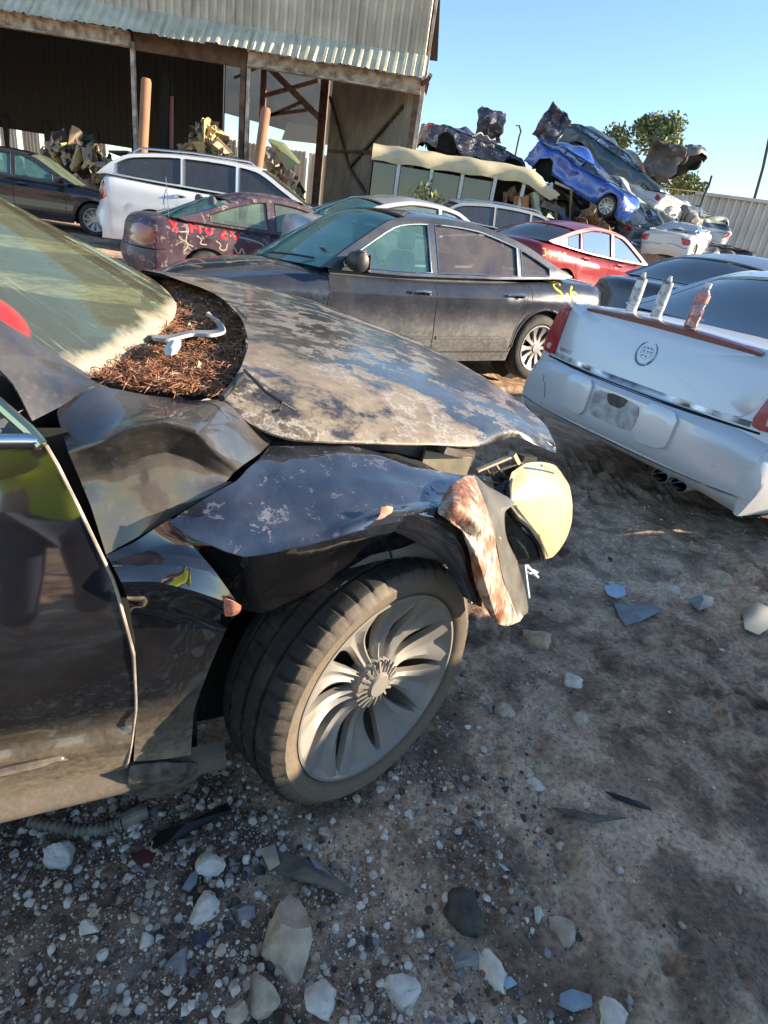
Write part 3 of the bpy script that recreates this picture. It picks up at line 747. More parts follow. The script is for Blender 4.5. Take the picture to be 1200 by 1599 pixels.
# front fender, pushed in and folded under
C_ = rowsY([[(425,690,-.70),(472,690,-.71),(545,696,-.72),(620,714,-.73),(690,735,-.75),(738,742,-.76)],
 [(402,718,-.80),(450,728,-.82),(520,742,-.835),(595,752,-.845),(665,764,-.845),(722,762,-.82)],
 [(368,750,-.875),(420,772,-.895),(480,786,-.91),(560,790,-.92),(632,786,-.905),(705,776,-.87)],
 [(300,787,-.90),(358,812,-.94),(420,832,-.96),(510,826,-.96),(602,799,-.955),(692,790,-.91)],
 [(264,812,-.925),(300,838,-.955),(380,868,-.98),(466,852,-.985),(566,826,-.972),(655,802,-.93)],
 [(263,820,-.918),(302,850,-.94),(382,882,-.962),(470,868,-.966),(572,838,-.955),(662,814,-.91)],
 [(280,850,-.88),(322,905,-.885),(395,925,-.895),(482,895,-.90),(575,850,-.90),(668,826,-.88)],
 [(296,880,-.85),(352,945,-.86),(425,960,-.86),(500,915,-.86),(580,866,-.86),(672,840,-.85)]])
sheet('front_fender', C_[:5], blk_scratch, HR, 7, .0, ang=24, noise_amt=.014, ten=.35)
sheet('fender_fold', C_[4:], blk, HR, 6, .003, ang=24, ten=.35, noise_amt=.014)
# lower rear fender: blue-lit bulge over black
D_ = rowsY([[(166,868,-.905),(212,846,-.90),(244,824,-.905),(266,810,-.925)],
 [(172,876,-.915),(222,862,-.915),(270,850,-.925),(302,852,-.94)],
 [(180,890,-.935),(238,882,-.95),(292,885,-.965),(338,895,-.975)],
 [(190,908,-.95),(244,908,-.97),(303,922,-.985),(374,946,-.995)],
 [(196,922,-.945),(246,918,-.965),(303,932,-.975),(368,960,-.98)],
 [(204,950,-.92),(250,955,-.925),(300,965,-.93),(352,985,-.925)],
 [(211,1020,-.915),(250,1020,-.915),(292,1025,-.915),(330,1035,-.91)],
 [(214,1100,-.912),(244,1100,-.91),(275,1102,-.908),(303,1108,-.90)],
 [(209,1188,-.90),(240,1186,-.90),(270,1183,-.898),(298,1178,-.893)]])
sheet('fender_lower', D_, blk, HR, 6, .003, ang=24, ten=.3)
pk = P('primer_pink', (.50, .22, .15), .7, nz=.25, nscale=60)
e = sheet('bare_primer_corner', rowsY([[(350,934,-.999),(364,938,-1.003),(377,946,-1.0)], [(350,950,-.99),(363,955,-.998),(376,953,-.995)], [(352,962,-.98),(362,962,-.982),(372,958,-.985)]]), pk, HR, 3, .001)
e = sheet('bare_primer_corner', rowsY([[(596,792,-.962),(606,790,-.962),(614,792,-.955)], [(594,803,-.966),(604,803,-.966),(612,800,-.96)], [(588,812,-.972),(597,810,-.972),(602,806,-.968)]]), pk, HR, 3, .001)
# front of the wheel arch
Fr = rowsY([[(590,806,-.955),(630,805,-.945),(665,800,-.93),(692,792,-.912)],
 [(600,822,-.945),(655,820,-.94),(700,815,-.93),(718,812,-.92)],
 [(640,840,-.935),(690,845,-.94),(730,858,-.94),(746,862,-.935)],
 [(690,872,-.935),(718,890,-.94),(742,905,-.94),(752,910,-.935)],
 [(722,930,-.93),(735,938,-.935),(745,945,-.935),(752,948,-.93)]])
sheet('arch_front', Fr, blk, HR, 5, .003, ang=60)
def torn_mat():
    m = bpy.data.materials.new('torn_metal'); n, l, b = nodes(m); tc = n.new('ShaderNodeTexCoord').outputs['Object']
    mp = n.new('ShaderNodeMapping'); mp.inputs['Scale'].default_value = (1, 1, .25); mp.inputs['Rotation'].default_value = (.0, .25, 0); l.new(tc, mp.inputs[0])
    a = noise(n, l, tc, 13, 8, .7, .2); s = noise(n, l, mp.outputs[0], 75, 8, .8)
    c = ramp(n, l, a, [(.38, (.20, .07, .035)), (.46, (.36, .17, .10)), (.53, (.44, .36, .28)), (.7, (.52, .44, .34))])
    c = mixc(n, l, ramp(n, l, s, [(.52, (0, 0, 0)), (.58, (.9, .9, .9))]), c, (.045, .035, .028))
    l.new(c, b.inputs['Base Color']); b.inputs['Roughness'].default_value = .5
    bp = n.new('ShaderNodeBump'); bp.inputs['Strength'].default_value = .6; bp.inputs['Distance'].default_value = .004; l.new(s, bp.inputs['Height']); l.new(bp.outputs[0], b.inputs['Normal']); return m
torn = torn_mat()
T_ = rowsY([[(692,775,-.89),(706,757,-.87),(722,745,-.84),(738,740,-.80)],
 [(684,800,-.93),(708,795,-.955),(730,785,-.93),(754,782,-.86)],
 [(702,812,-.95),(720,822,-.935),(745,820,-.955),(768,818,-.89)],
 [(722,830,-.955),(738,850,-.965),(755,850,-.94),(776,855,-.91)],
 [(736,868,-.955),(750,880,-.985),(765,882,-.96),(782,890,-.925)],
 [(742,905,-.96),(760,918,-.985),(776,920,-.965),(792,925,-.94)],
 [(755,945,-.965),(770,955,-.98),(786,958,-.965),(805,958,-.945)],
 [(768,965,-.965),(780,975,-.97),(795,976,-.96),(812,970,-.95)]])
sheet('torn_metal_strip', T_, torn, HR, 6, .003, ang=40, noise_amt=.016)
Bk = rowsY([[(738,740,-.80),(745,745,-.795),(752,752,-.79),(758,758,-.785)],
 [(754,782,-.86),(768,783,-.83),(784,783,-.80),(803,784,-.775)],
 [(768,818,-.89),(775,812,-.87),(780,806,-.845),(788,800,-.82)],
 [(776,855,-.91),(786,850,-.885),(792,846,-.865),(790,838,-.85)],
 [(782,890,-.925),(796,888,-.90),(806,885,-.875),(806,875,-.86)],
 [(792,925,-.94),(804,922,-.915),(816,918,-.885),(818,915,-.875)],
 [(805,958,-.945),(812,952,-.93),(820,945,-.90),(823,940,-.885)],
 [(812,970,-.95),(817,962,-.94),(822,958,-.91),(824,955,-.90)]])
sheet('fender_flap', Bk, paint('flap_paint', (.03, .028, .024), .45, (.20, .18, .14), .35, 0, scale=9, coat=.3), HR, 6, .003, ang=50)
# liner plate, lit grey, behind the arch
liner_grey = P('grey_liner', (.20, .20, .20), .55, nz=.35, nscale=6)
sheet('inner_fender_plate', rowsY([[(545,838,-.84),(600,818,-.82),(640,826,-.80),(672,838,-.80)], [(510,868,-.85),(585,858,-.84),(645,852,-.82),(690,852,-.81)], [(490,892,-.85),(570,882,-.84),(640,872,-.82),(700,868,-.81)], [(440,925,-.80),(560,900,-.78),(640,885,-.78),(710,885,-.78)]]), liner_grey, HR, 4, .003)
for (u0, v0, u1, v1) in ((604, 835, 612, 872),):
    e = MB(); e.beam(UY(u0, v0, -.86), UY(u1, v1, -.86), .006, .004); e.obj('liner_slot', dark_void, HR)
# wheel house
e = MB(); arc = []; cx_, cz_ = -.06, .42
for k in range(15):
    an = R(20+k*180/14)
    for yy in (-.55, -.80): arc.append((cx_+.44*math.cos(an), yy, cz_+.44*math.sin(an)))
e.add(arc, [(2*k, 2*k+1, 2*k+3, 2*k+2) for k in range(14)])
e.box((-.45, -.48, .44), (.70, .03, .66)); e.box((-1.4, 0, .30), (2.0, 1.45, .26)); e.box((-.62, -.52, .45), (.25, .6, .6))
e.obj('wheel_house', dark_void, HR, 30)
# headlight, broken and yellowed, in its dark housing
lens_m = paint('yellowed_lens', (.66, .54, .30), .45, (.46, .38, .22), .12, 0, low=0, scale=9, coat=.8, lowz=-1)
Lr = [[(799,738,-.66),(822,724,-.62),(846,722,-.58),(866,727,-.54),(876,738,-.52)],
 [(793,760,-.70),(822,748,-.68),(850,745,-.64),(875,748,-.59),(888,758,-.56)],
 [(793,782,-.73),(820,775,-.715),(850,773,-.685),(878,776,-.63),(893,785,-.595)],
 [(800,806,-.73),(825,804,-.725),(852,804,-.70),(878,808,-.655),(892,815,-.62)],
 [(822,818,-.72),(838,826,-.715),(858,830,-.70),(874,835,-.67),(884,840,-.645)],
 [(842,845,-.70),(851,850,-.70),(860,853,-.69),(868,856,-.68),(873,858,-.665)],
 [(850,872,-.69),(853,872,-.69),(857,871,-.685),(861,870,-.68),(864,868,-.675)]]
n_, l_, b_ = nodes(lens_m); t_ = n_.new('ShaderNodeTexVoronoi'); t_.inputs['Scale'].default_value = 120; l_.new(n_['Texture Coordinate'].outputs['Object'], t_.inputs['Vector']); u_ = n_.new('ShaderNodeBump'); u_.inputs['Strength'].default_value = .25; u_.inputs['Distance'].default_value = .003; l_.new(t_.outputs['Distance'], u_.inputs['Height']); l_.new(u_.outputs[0], b_.inputs['Normal'])
lens = sheet('headlight_lens', rowsY(Lr), lens_m, HR, 6, .004, ang=60)
for (a_, b_) in (((806, 790), (842, 836)), ((842, 836), (856, 868)), ((799, 745), (797, 790)), ((800, 742), (846, 727)), ((846, 727), (874, 738))):
    e = MB(); e.tube([UY(*a_, -.735 if a_[1] > 780 else -.66), UY(*b_, -.715 if b_[1] > 780 else -.60)], .004, 6); e.obj('lens_rim', lens_m, HR)
e = MB(); e.tube([UY(801,740,-.655), UY(795,760,-.70), UY(794,784,-.735), UY(806,808,-.735), UY(824,822,-.725), UY(842,848,-.705), UY(850,874,-.695)], [.006, .008, .010, .010, .010, .009, .006], 8); e.obj('lamp_bezel', black_plastic, HR)
for (u_, v_, s_) in ((862, 745, .010), (845, 735, .008), (872, 800, .009)):
    e = MB(); e.box(UY(u_, v_, -.60)+np.array([.0, .01, 0]), (s_, .012, s_*.7), rot=(0, .4, .5)); e.obj('broken_tab', steel_dirty, HR)
sheet('headlight_housing', rowsY([[(770,740,-.60),(790,728,-.58),(815,722,-.56),(850,722,-.53)], [(775,790,-.68),(792,788,-.69),(800,806,-.70),(812,815,-.70)], [(790,830,-.70),(800,835,-.705),(818,832,-.70),(840,848,-.69)], [(803,865,-.69),(818,868,-.69),(832,872,-.685),(846,874,-.68)], [(810,880,-.67),(822,880,-.67),(834,879,-.67),(846,877,-.67)]]),
      P('lamp_housing', (.035, .035, .028), .25, nz=.4, coat=.5), HR, 5, .004)
wp_ = P('white_plastic', (.55, .60, .66), .45, nz=.15)
e = MB(); e.beam(UY(815, 878, -.66), UY(822, 930, -.64), .03, .006); e.beam(UY(820, 880, -.655), UY(838, 900, -.62), .018, .006); e.beam(UY(824, 893, -.64), UY(837, 892, -.62), .02, .006); e.obj('bumper_bracket', wp_, HR)

# door
def xe(z): return np.interp(z, [.20, .3, .45, .6, .75, .88, .96, .99], [-.655, -.64, -.622, -.622, -.645, -.69, -.72, -.735])
rows = []
for z in [.235, .27, .33, .36, .385, .40, .46, .55, .65, .75, .85, .92, .965, .985]:
    y = -np.interp(z, [.23, .27, .34, .375, .39, .45, .6, .70, .80, .90, .985], [.875, .895, .915, .925, .905, .92, .938, .934, .916, .89, .862])
    rows.append([(x_, y+.012*((x_+.65)/1.2)**2, z) for x_ in np.linspace(-2.0, xe(z)-.006, 9)])
sheet('front_door', rows, blk, HR, 3, .0, ang=50)
e = MB()
for z in np.linspace(.25, .985, 20): pass
ed = [(xe(z)-.004, -np.interp(z, [.23, .27, .34, .375, .45, .6, .70, .80, .90, .985], [.875, .895, .912, .915, .92, .938, .934, .916, .89, .862])-.001, z) for z in np.linspace(.25, .98, 24)]
e.tube(ed, .003, 6); e.obj('door_edge', P('worn_edge', (.35, .3, .26), .5, nz=.4), HR)
e = MB(); e.add([(xe(z)+dx, -.84, z) for z in np.linspace(.22, 1.0, 12) for dx in (-.06, .03)], [(2*i, 2*i+1, 2*i+3, 2*i+2) for i in range(11)]); e.add([(xe(z)+.12*(z > .85)+dx, -.83+.0*dx, z) for z in np.linspace(.80, 1.0, 6) for dx in (-.05, .12)], [(2*i, 2*i+1, 2*i+3, 2*i+2) for i in range(5)]); e.obj('door_jamb', dark_void, HR)
e = MB(); e.tube([(-2.0, -.882, 1.0), (-1.2, -.882, .998), (-.76, -.876, .993), (-.735, -.872, .990)], [.011, .011, .011, .004], 10); e.obj('chrome_trim', chrome, HR)
e = MB(); mo = [(x_, -.928-.004, .362+.02*(x_+.8)) for x_ in np.linspace(-1.9, -.80, 12)]+[(-.77, -.925, .358), (-.755, -.92, .345)]; e.tube(mo, [.009]*12+[.006, .002], 8); e.obj('door_moulding', blk, HR)
# sill and its broken end
e = sheet('sill', [[(x_, y_, z_) for x_ in np.linspace(-2.1, -.44, 8)] for (y_, z_) in ((-.86, .235), (-.885, .215), (-.895, .185), (-.87, .155), (-.80, .15))], paint('sill_paint', (.03, .028, .026), .6, (.17, .14, .11), .5, 0, low=.6, scale=8, coat=.1), HR, 4, ang=50)
sheet('sill_end_bracket', rowsY([[(205,1192,-.885),(240,1190,-.895),(275,1188,-.895),(305,1188,-.88)], [(200,1215,-.89),(235,1215,-.90),(275,1212,-.90),(312,1200,-.885)], [(205,1238,-.87),(238,1245,-.88),(270,1236,-.87),(298,1226,-.865)]]), P('muddy_plastic', (.10, .085, .07), .85, nz=.5, nscale=40, bump=.5), HR, 5, .006, noise_amt=.02)
# A pillar, side glass, windscreen
gl_side = glass('hero_side_glass', (.25, .3, .3), .15, .15)
WSb = [UZ(140, 592, 1.01), UZ(196, 560, 1.015), UZ(240, 528, 1.02), UZ(270, 500, 1.03), UZ(276, 476, 1.04), UZ(262, 455, 1.05), UZ(238, 435, 1.06), UZ(222, 427, 1.06)]
near_dir = UY(0, 506, -.62)-WSb[0]; far_dir = UY(0, 315, .62)-WSb[-1]
near_dir = near_dir/abs(near_dir[0]); far_dir = far_dir/abs(far_dir[0])
WR = []
for k, s_ in enumerate((0, .12, .3, .55, .8)):
    row = []
    for j, b_ in enumerate(WSb):
        t = j/(len(WSb)-1); dr = near_dir*(1-t)+far_dir*t; p = b_+dr*s_
        tgt = np.linspace(0, 1, len(WSb))[j]; st = (WSb[0]+near_dir*s_)*(1-tgt)+(WSb[-1]+far_dir*s_)*tgt
        f_ = s_/.8*.55; row.append(p*(1-f_)+st*f_+np.array([.0, 0, .02*math.sin(math.pi*t)*s_]))
    WR.append(row)
def ws_mat():
    m = bpy.data.materials.new('dusty_windscreen'); m.use_nodes = True; n = m.node_tree.nodes; l = m.node_tree.links; n.clear()
    out = n.new('ShaderNodeOutputMaterial'); tcn = n.new('ShaderNodeTexCoord'); tc = tcn.outputs['Object']
    sep = n.new('ShaderNodeSeparateXYZ'); l.new(tc, sep.inputs[0])
    tr = n.new('ShaderNodeBsdfTransparent'); tr.inputs[0].default_value = (.35, .55, .42, 1)
    gl = n.new('ShaderNodeBsdfGlossy'); gl.inputs['Roughness'].default_value = .05; gl.inputs[0].default_value = (.62, .85, .55, 1)
    fr = n.new('ShaderNodeFresnel'); fr.inputs[0].default_value = 1.5
    mx = n.new('ShaderNodeMixShader'); l.new(mth(n, l, 'ADD', mth(n, l, 'MULTIPLY', fr.outputs[0], 1.), .2, True), mx.inputs[0]); l.new(tr.outputs[0], mx.inputs[1]); l.new(gl.outputs[0], mx.inputs[2])
    df = n.new('ShaderNodeBsdfDiffuse'); dn = noise(n, l, tc, 30, 6, .7)
    l.new(mixc(n, l, dn, (.30, .26, .19), (.50, .45, .35)), df.inputs[0])
    # dust bank along the lower edge (ragged), thin film above
    q = mth(n, l, 'ADD', sep.outputs[2], mth(n, l, 'MULTIPLY', noise(n, l, tc, 5, 6, .6), .10))
    bank = ramp(n, l, q, [(1.105-.03, (1, 1, 1)), (1.0, (1, 1, 1))]) if False else None
    mr = n.new('ShaderNodeMapRange'); mr.inputs[1].default_value = 1.106; mr.inputs[2].default_value = 1.085; mr.inputs[3].default_value = .09; mr.inputs[4].default_value = .93; l.new(q, mr.inputs[0])
    st = n.new('ShaderNodeMapping'); st.inputs['Scale'].default_value = (1, 14, 1); st.inputs['Rotation'].default_value = (0, 0, .5); l.new(tc, st.inputs[0])
    sc = ramp(n, l, noise(n, l, st.outputs[0], 5, 4, .6), [(.64, (0, 0, 0)), (.70, (.35, .35, .35))])
    f = mth(n, l, 'ADD', mr.outputs[0], mth(n, l, 'MULTIPLY', sc, .6), True)
    m2 = n.new('ShaderNodeMixShader'); l.new(f, m2.inputs[0]); l.new(mx.outputs[0], m2.inputs[1]); l.new(df.outputs[0], m2.inputs[2])
    # sprayed red dot
    g2 = n.new('ShaderNodeVectorMath'); g2.operation = 'DISTANCE'; l.new(tc, g2.inputs[0]); g2.inputs[1].default_value = tuple(RED)
    rd = n.new('ShaderNodeBsdfDiffuse'); rd.inputs[0].default_value = (.85, .03, .04, 1)
    m3 = n.new('ShaderNodeMixShader'); l.new(ramp(n, l, g2.outputs['Value'], [(.030, (.95, .95, .95)), (.058, (0, 0, 0))]), m3.inputs[0]); l.new(m2.outputs[0], m3.inputs[1]); l.new(rd.outputs[0], m3.inputs[2])
    l.new(m3.outputs[0], out.inputs[0]); return m
# find the sprayed dot on the screen surface
Gs = catmull(np.array(WR), 6); Gs = catmull(Gs.transpose(1, 0, 2), 6).transpose(1, 0, 2)
_o, _d = ray(-2, 492); _pts = Gs.reshape(-1, 3); _w = np.array([HO+hx*p[0]+hy*p[1]+np.array([0, 0, p[2]]) for p in _pts])-_o
_dist = np.linalg.norm(_w-np.outer(_w@_d/(_d@_d), _d), axis=1); RED = _pts[_dist.argmin()]
sheet('windscreen', WR, ws_mat(), HR, 6, 0, ang=70)
# near pillar
pr = []
for s_ in (0, .15, .35, .6, .8):
    b_ = np.array(WSb[0])+near_dir*s_
    pr.append([b_+np.array([0, .01, .004]), b_+np.array([-.01, -.045, -.006]), b_+np.array([-.02, -.11, -.055]), b_+np.array([-.05, -.17, -.12]) if s_ < .3 else b_+np.array([-.03, -.13, -.085])])
sheet('windscreen_pillar', pr, blk_dust, HR, 5, .004, ang=60)
b_ = np.array(WSb[0])
sheet('cowl_corner', [[UY(50,658,-.83), UY(100,632,-.775), UY(140,606,-.72), UY(170,606,-.70)], [UY(20,600,-.80), UY(60,590,-.76), UY(120,592,-.69), UY(150,598,-.68)], [UY(-20,560,-.79), UY(30,555,-.74), UY(80,565,-.68), UY(110,575,-.66)]], blk_dust, HR, 4, .003)
e = MB(); e.tube([UY(66, 696, -.875), UY(45, 672, -.86), UY(0, 632, -.835), UY(-60, 585, -.80), UY(-160, 520, -.76)], .010, 8); e.obj('window_trim', P('brass_trim', (.55, .55, .35), .2, 1), HR)
gp = [UY(66, 702, -.87), UY(40, 672, -.85), UY(0, 637, -.83), UY(-160, 530, -.755)]
mk('side_window', gp+[np.array((-1.9, -.73, 1.32)), np.array((-1.9, -.87, 1.0))], [(0, 1, 2, 3, 4, 5)], gl_side, HR, 0)
# rest of the cabin, mostly outside the frame
e = MB(); e.box((-1.3, 0, .55), (1.35, 1.5, .5)); e.obj('cabin_floor', dark_void, HR)
s = MB(); s.box((-.95, 0, .93), (.5, 1.3, .1), rot=(0, .15, 0)); s.obj('dashboard', black_plastic, HR)
# rear edge of the cowl pit
pit = [(226,434),(298,450),(345,480),(376,510),(386,545),(376,600),(342,634),(280,638),(205,628),(150,612),(140,594),(200,556),(250,528),(282,495),(262,458),(236,434)]
pv = [UZ(u, v, .985) for u, v in pit]; ctr = np.mean(pv, axis=0)-np.array([0, 0, .01])
mk('cowl_tray', [*pv, ctr], [(i, (i+1) % len(pv), len(pv)) for i in range(len(pv))], dark_void, HR, 0)
rm = [(222,424),(300,438),(352,466),(384,500),(392,535),(378,588),(346,622)]
e = MB(); e.tube([UZ(u, v, 1.03+.02*(i < 4)) for i, (u, v) in enumerate(rm)], .007, 6); e.obj('hood_seal', black_plastic, HR)
# pine needles heaped in the cowl
from mathutils.geometry import intersect_point_tri_2d
pol = np.array([p[:2] for p in pv])
def inside(x, y):
    c = False; j = len(pol)-1
    for i in range(len(pol)):
        if ((pol[i][1] > y) != (pol[j][1] > y)) and (x < (pol[j][0]-pol[i][0])*(y-pol[i][1])/(pol[j][1]-pol[i][1])+pol[i][0]): c = not c
        j = i
    return c
nb_ = MB(); r5 = np.random.default_rng(5); k = 0
mn, mx_ = pol.min(0), pol.max(0)
while k < 8000:
    x, y = r5.uniform(mn, mx_)
    if not inside(x, y): continue
    edge = 1
    h = 1.0+.020*fbm(x*16, y*16, 2)+.012*r5.random()
    if x > ctr[0]+.12 and fbm(x*9, y*9, 2) < .5 and r5.random() < .6: continue
    a = r5.uniform(0, 6.28); L = r5.uniform(.010, .030); bz = r5.normal()*.35; d = np.array([math.cos(a), math.sin(a), bz]); d /= np.linalg.norm(d)
    n_ = np.cross(d, [0, 0, 1]); n_ /= np.linalg.norm(n_); wv = n_*r5.uniform(.0008, .0018); p = np.array([x, y, h]); cu = np.array([0, 0, r5.normal()*.004])
    q = [p-d*L, p+cu+n_*r5.normal()*.002, p+d*L]
    nb_.add([q[0]-wv, q[0]+wv, q[1]-wv, q[1]+wv, q[1]+np.array([0, 0, .0012]), q[2]], [(0, 1, 3, 2), (2, 3, 5), (0, 2, 4), (1, 4, 3), (2, 5, 4), (3, 4, 5)], int(r5.random() < .35)+int(r5.random() < .12)); k += 1
nm1 = P('needle_brown', (.24, .10, .05), .8, nz=.4); nm2 = P('needle_red', (.38, .19, .10), .8, nz=.3); nm3 = P('needle_pale', (.55, .42, .28), .8)
for k in range(110):
    x, y = r5.uniform(mn, mx_)
    if not inside(x, y): continue
    s_ = r5.uniform(.006, .016); a = r5.normal(size=3); a /= np.linalg.norm(a); b2 = np.cross(a, r5.normal(size=3)); b2 /= np.linalg.norm(b2); p = np.array([x, y, 1.022]); nb_.add([p-a*s_, p-b2*s_*.5, p+a*s_+b2*s_*.1, p+b2*s_*.5], [(0, 1, 2, 3)], int(r5.integers(1, 3)))
for k in range(40):
    x, y = r5.uniform(mn, mx_)
    if not inside(x, y): continue
    a = r5.uniform(0, 6.28); L = r5.uniform(.03, .06); d = np.array([math.cos(a), math.sin(a), .12])*L; p = np.array([x, y, 1.012]); nb_.tube([p-d, p+np.array([0, 0, .006]), p+d], [.0012, .0016, .0008], 4, int(r5.integers(0, 3)))
o = nb_.obj('pine_needles', nm1, None, 0, mats=[nm1, nm2, nm3]); o.location = tuple(HO); o.rotation_euler = (0, 0, HYAW); o['kind'] = 'stuff'
tag(o, 'brown pine needles heaped below the dusty windscreen of the black car', 'pine needles')
# wiper remains on the needles
grey_pl = P('faded_plastic', (.33, .33, .33), .5, nz=.25, nscale=14)
e = sheet('wiper_arm', [[UZ(*p) for p in r_] for r_ in ([(326,488,1.035),(338,505,1.035),(342,514,1.035),(330,518,1.035),(300,518,1.035),(265,525,1.03),(235,525,1.025)], [(322,490,1.045),(346,503,1.045),(352,518,1.045),(332,524,1.045),(300,523,1.04),(266,531,1.035),(240,530,1.03)])], grey_pl, HR, 5, .008)
e = sheet('broken_clip', [[UZ(*p) for p in r_] for r_ in ([(264,536,1.045),(273,531,1.05),(282,528,1.045)], [(258,546,1.042),(269,544,1.052),(282,538,1.045)], [(260,556,1.036),(268,555,1.042),(275,550,1.036)])], wp_, HR, 4, .006)
e = MB(); e.tube([UZ(382, 578, 1.05), UZ(415, 612, 1.045), UZ(440, 628, 1.035), UZ(438, 640, 1.02), UZ(425, 643, 1.015)], .0035, 6); e.tube([UZ(440, 628, 1.03), UZ(462, 641, 1.01)], .002, 5); e.obj('washer_hose', black_plastic, HR)
e = sheet('peeled_sticker', [[UZ(*p) for p in r_] for r_ in ([(305,630,1.002),(325,622,1.005),(342,632,1.0)], [(302,636,.998),(325,634,1.0),(345,638,.995)], [(310,641,.99),(325,642,.99),(342,641,.99)])], P('sticker', (.5, .47, .42), .7), HR, 3, .001)

# ---- the front wheel
wc = onz(592, 1068, .345)-np.array([math.cos(R(-42.3)), math.sin(R(-42.3)), 0])*.085
WN = R(-42.3)
def hero_wheel():
    W_ = thing('wheel', '', '', (0, 0, 0)); 
    for k_ in ('label', 'category'): del W_[k_]
    W_.parent = HR; W_.location = tuple(hl(np.array([wc[0], wc[1], .338]))); W_.rotation_euler = (R(-2), 0, WN+R(90)-HYAW)
    rad, h, rimr = .340, .112, .258
    # outboard face is local -y
    e = MB()
    prof = [(rimr-.004, -h*.80), (rimr+.006, -h*.93), (rimr+.022, -h*1.02), (rimr+.045, -h*1.04), (rad-.028, -h*.98), (rad-.012, -h*.90), (rad-.004, -h*.78), (rad-.001, -h*.66), (rad-.001, -h*.50), (rad-.009, -h*.48), (rad-.009, -h*.42), (rad, -h*.40), (rad, -h*.07), (rad-.009, -h*.05), (rad-.009, h*.02), (rad, h*.04), (rad, h*.40), (rad-.009, h*.42), (rad-.009, h*.48), (rad, h*.5), (rad-.002, h*.7), (rad-.03, h*.98), (rimr+.02, h), (rimr, h*.8)]
    n_ = 288; v = []
    for i, (r_, y) in enumerate(prof):
        for k in range(n_):
            rr = r_; ph = k % 6
            if i in (5, 6, 7) and ph in (0,): rr -= .006
            if i in (8, 11) and ph in (0,): rr -= .003
            if i in (12, 15, 16) and (k+3) % 6 == 0: rr -= .004
            if i in (4,) and ph == 0: rr -= .004
            rr += (vnoise(k*.3, i*1.7)-.5)*.0016
            a = 2*math.pi*k/n_; v.append((rr*math.cos(a), y, rr*math.sin(a)))
    f = [(i*n_+k, i*n_+(k+1) % n_, (i+1)*n_+(k+1) % n_, (i+1)*n_+k) for i in range(len(prof)-1) for k in range(n_)]
    tm = bpy.data.materials.new('worn_tyre'); n, l, b = nodes(tm); tc = n.new('ShaderNodeTexCoord').outputs['Object']
    sp = n.new('ShaderNodeSeparateXYZ'); l.new(tc, sp.inputs[0])
    a1 = noise(n, l, tc, 14, 7, .65); a2 = noise(n, l, tc, 90, 5, .7)
    side_ = n.new('ShaderNodeMapRange'); side_.inputs[1].default_value = -.095; side_.inputs[2].default_value = -.112; l.new(sp.outputs[1], side_.inputs[0])
    dk = mixc(n, l, ramp(n, l, a1, [(.52, (0, 0, 0)), (.75, (1, 1, 1))]), (.012, .0115, .011), (.055, .048, .040))
    br = mixc(n, l, a2, (.10, .078, .056), (.24, .19, .135))
    l.new(mixc(n, l, mth(n, l, 'MULTIPLY', side_.outputs[0], .85), dk, br), b.inputs['Base Color']); b.inputs['Roughness'].default_value = .7
    bp = n.new('ShaderNodeBump'); bp.inputs['Strength'].default_value = .35; bp.inputs['Distance'].default_value = .003; l.new(a2, bp.inputs['Height']); l.new(bp.outputs[0], b.inputs['Normal'])
    ty = mk('tyre', v, f, tm, W_, 28)
    rimm = paint('rim_silver', (.27, .26, .245), .75, (.20, .17, .13), .38, .4, low=0, scale=9, coat=.15, lowz=-5)
    e = MB(); r_ = rimr
    e.lathe([(r_+.004, -h*.86), (r_+.002, -h*.93), (r_-.004, -h*.93), (r_-.008, -h*.84), (r_-.014, -h*.80), (r_-.018, -h*.70), (r_-.03, h*.3), (r_-.05, h*.8)], 96)
    e.obj('rim_barrel', rimm, W_, 35)
    def face_y(rr):   # dish: proud at the hub, falling, rising to the lip
        t = rr/r_; return -h*(.62+.10*math.exp(-(t/.25)**2)-.16*math.sin(math.pi*min(1, t*1.05))**2+.30*t**4)
    ns = 10
    for k in range(ns):
        a0 = 2*math.pi*(k+.18)/ns; mb = MB(); st = 12; vv = []
        for i in range(st+1):
            t = i/st; rr = .052+(r_-.007-.052)*t
            half = .017+.064*t**2.3                                # fans out to the lip
            sw = .03*t*t                                                     # slight sweep
            y = face_y(rr)
            for q, (cu, dy) in enumerate(((-1, .022), (-.93, .004), (-.55, -.004*(1-t)), (-.12, .004+.010*t), (.12, .004+.010*t), (.55, -.004*(1-t)), (.93, .004), (1, .022))):
                an = a0+sw+cu*half/rr; vv.append((rr*math.cos(an), y+dy, rr*math.sin(an)))
        ff = [(i*8+q, (i+1)*8+q, (i+1)*8+q+1, i*8+q+1) for i in range(st) for q in range(7)]
        mb.add(vv, ff); mb.obj('spoke', rimm, W_, 40)
    e = MB(); yh = face_y(0)
    e.lathe([(0, yh-.010), (.030, yh-.010), (.034, yh-.004), (.036, yh+.004), (.060, yh+.006), (.066, yh+.016), (.066, yh+.05)], 48); hub = e.obj('hub_cap', rimm, W_, 35)
    for k in range(20):
        a = 2*math.pi*k/20; e = MB(); e.beam((.038*math.cos(a), yh-.003, .038*math.sin(a)), (.068*math.cos(a), yh+.004, .068*math.sin(a)), .005, .006); e.obj('hub_fin', rimm, W_, 0)
    e = MB(); e.lathe([(0, h*.05), (.15, h*.05), (.155, h*.2), (.155, h*.4)], 40); e.lathe([(.155, h*.3), (r_-.03, h*.75)], 30); e.obj('brake_disc', dark_void, W_)
    e = MB(); tor = [(rimr*.985*math.cos(a)+0, -h*1.04, rimr*.985*math.sin(a)) for a in (0,)]
hero_wheel()

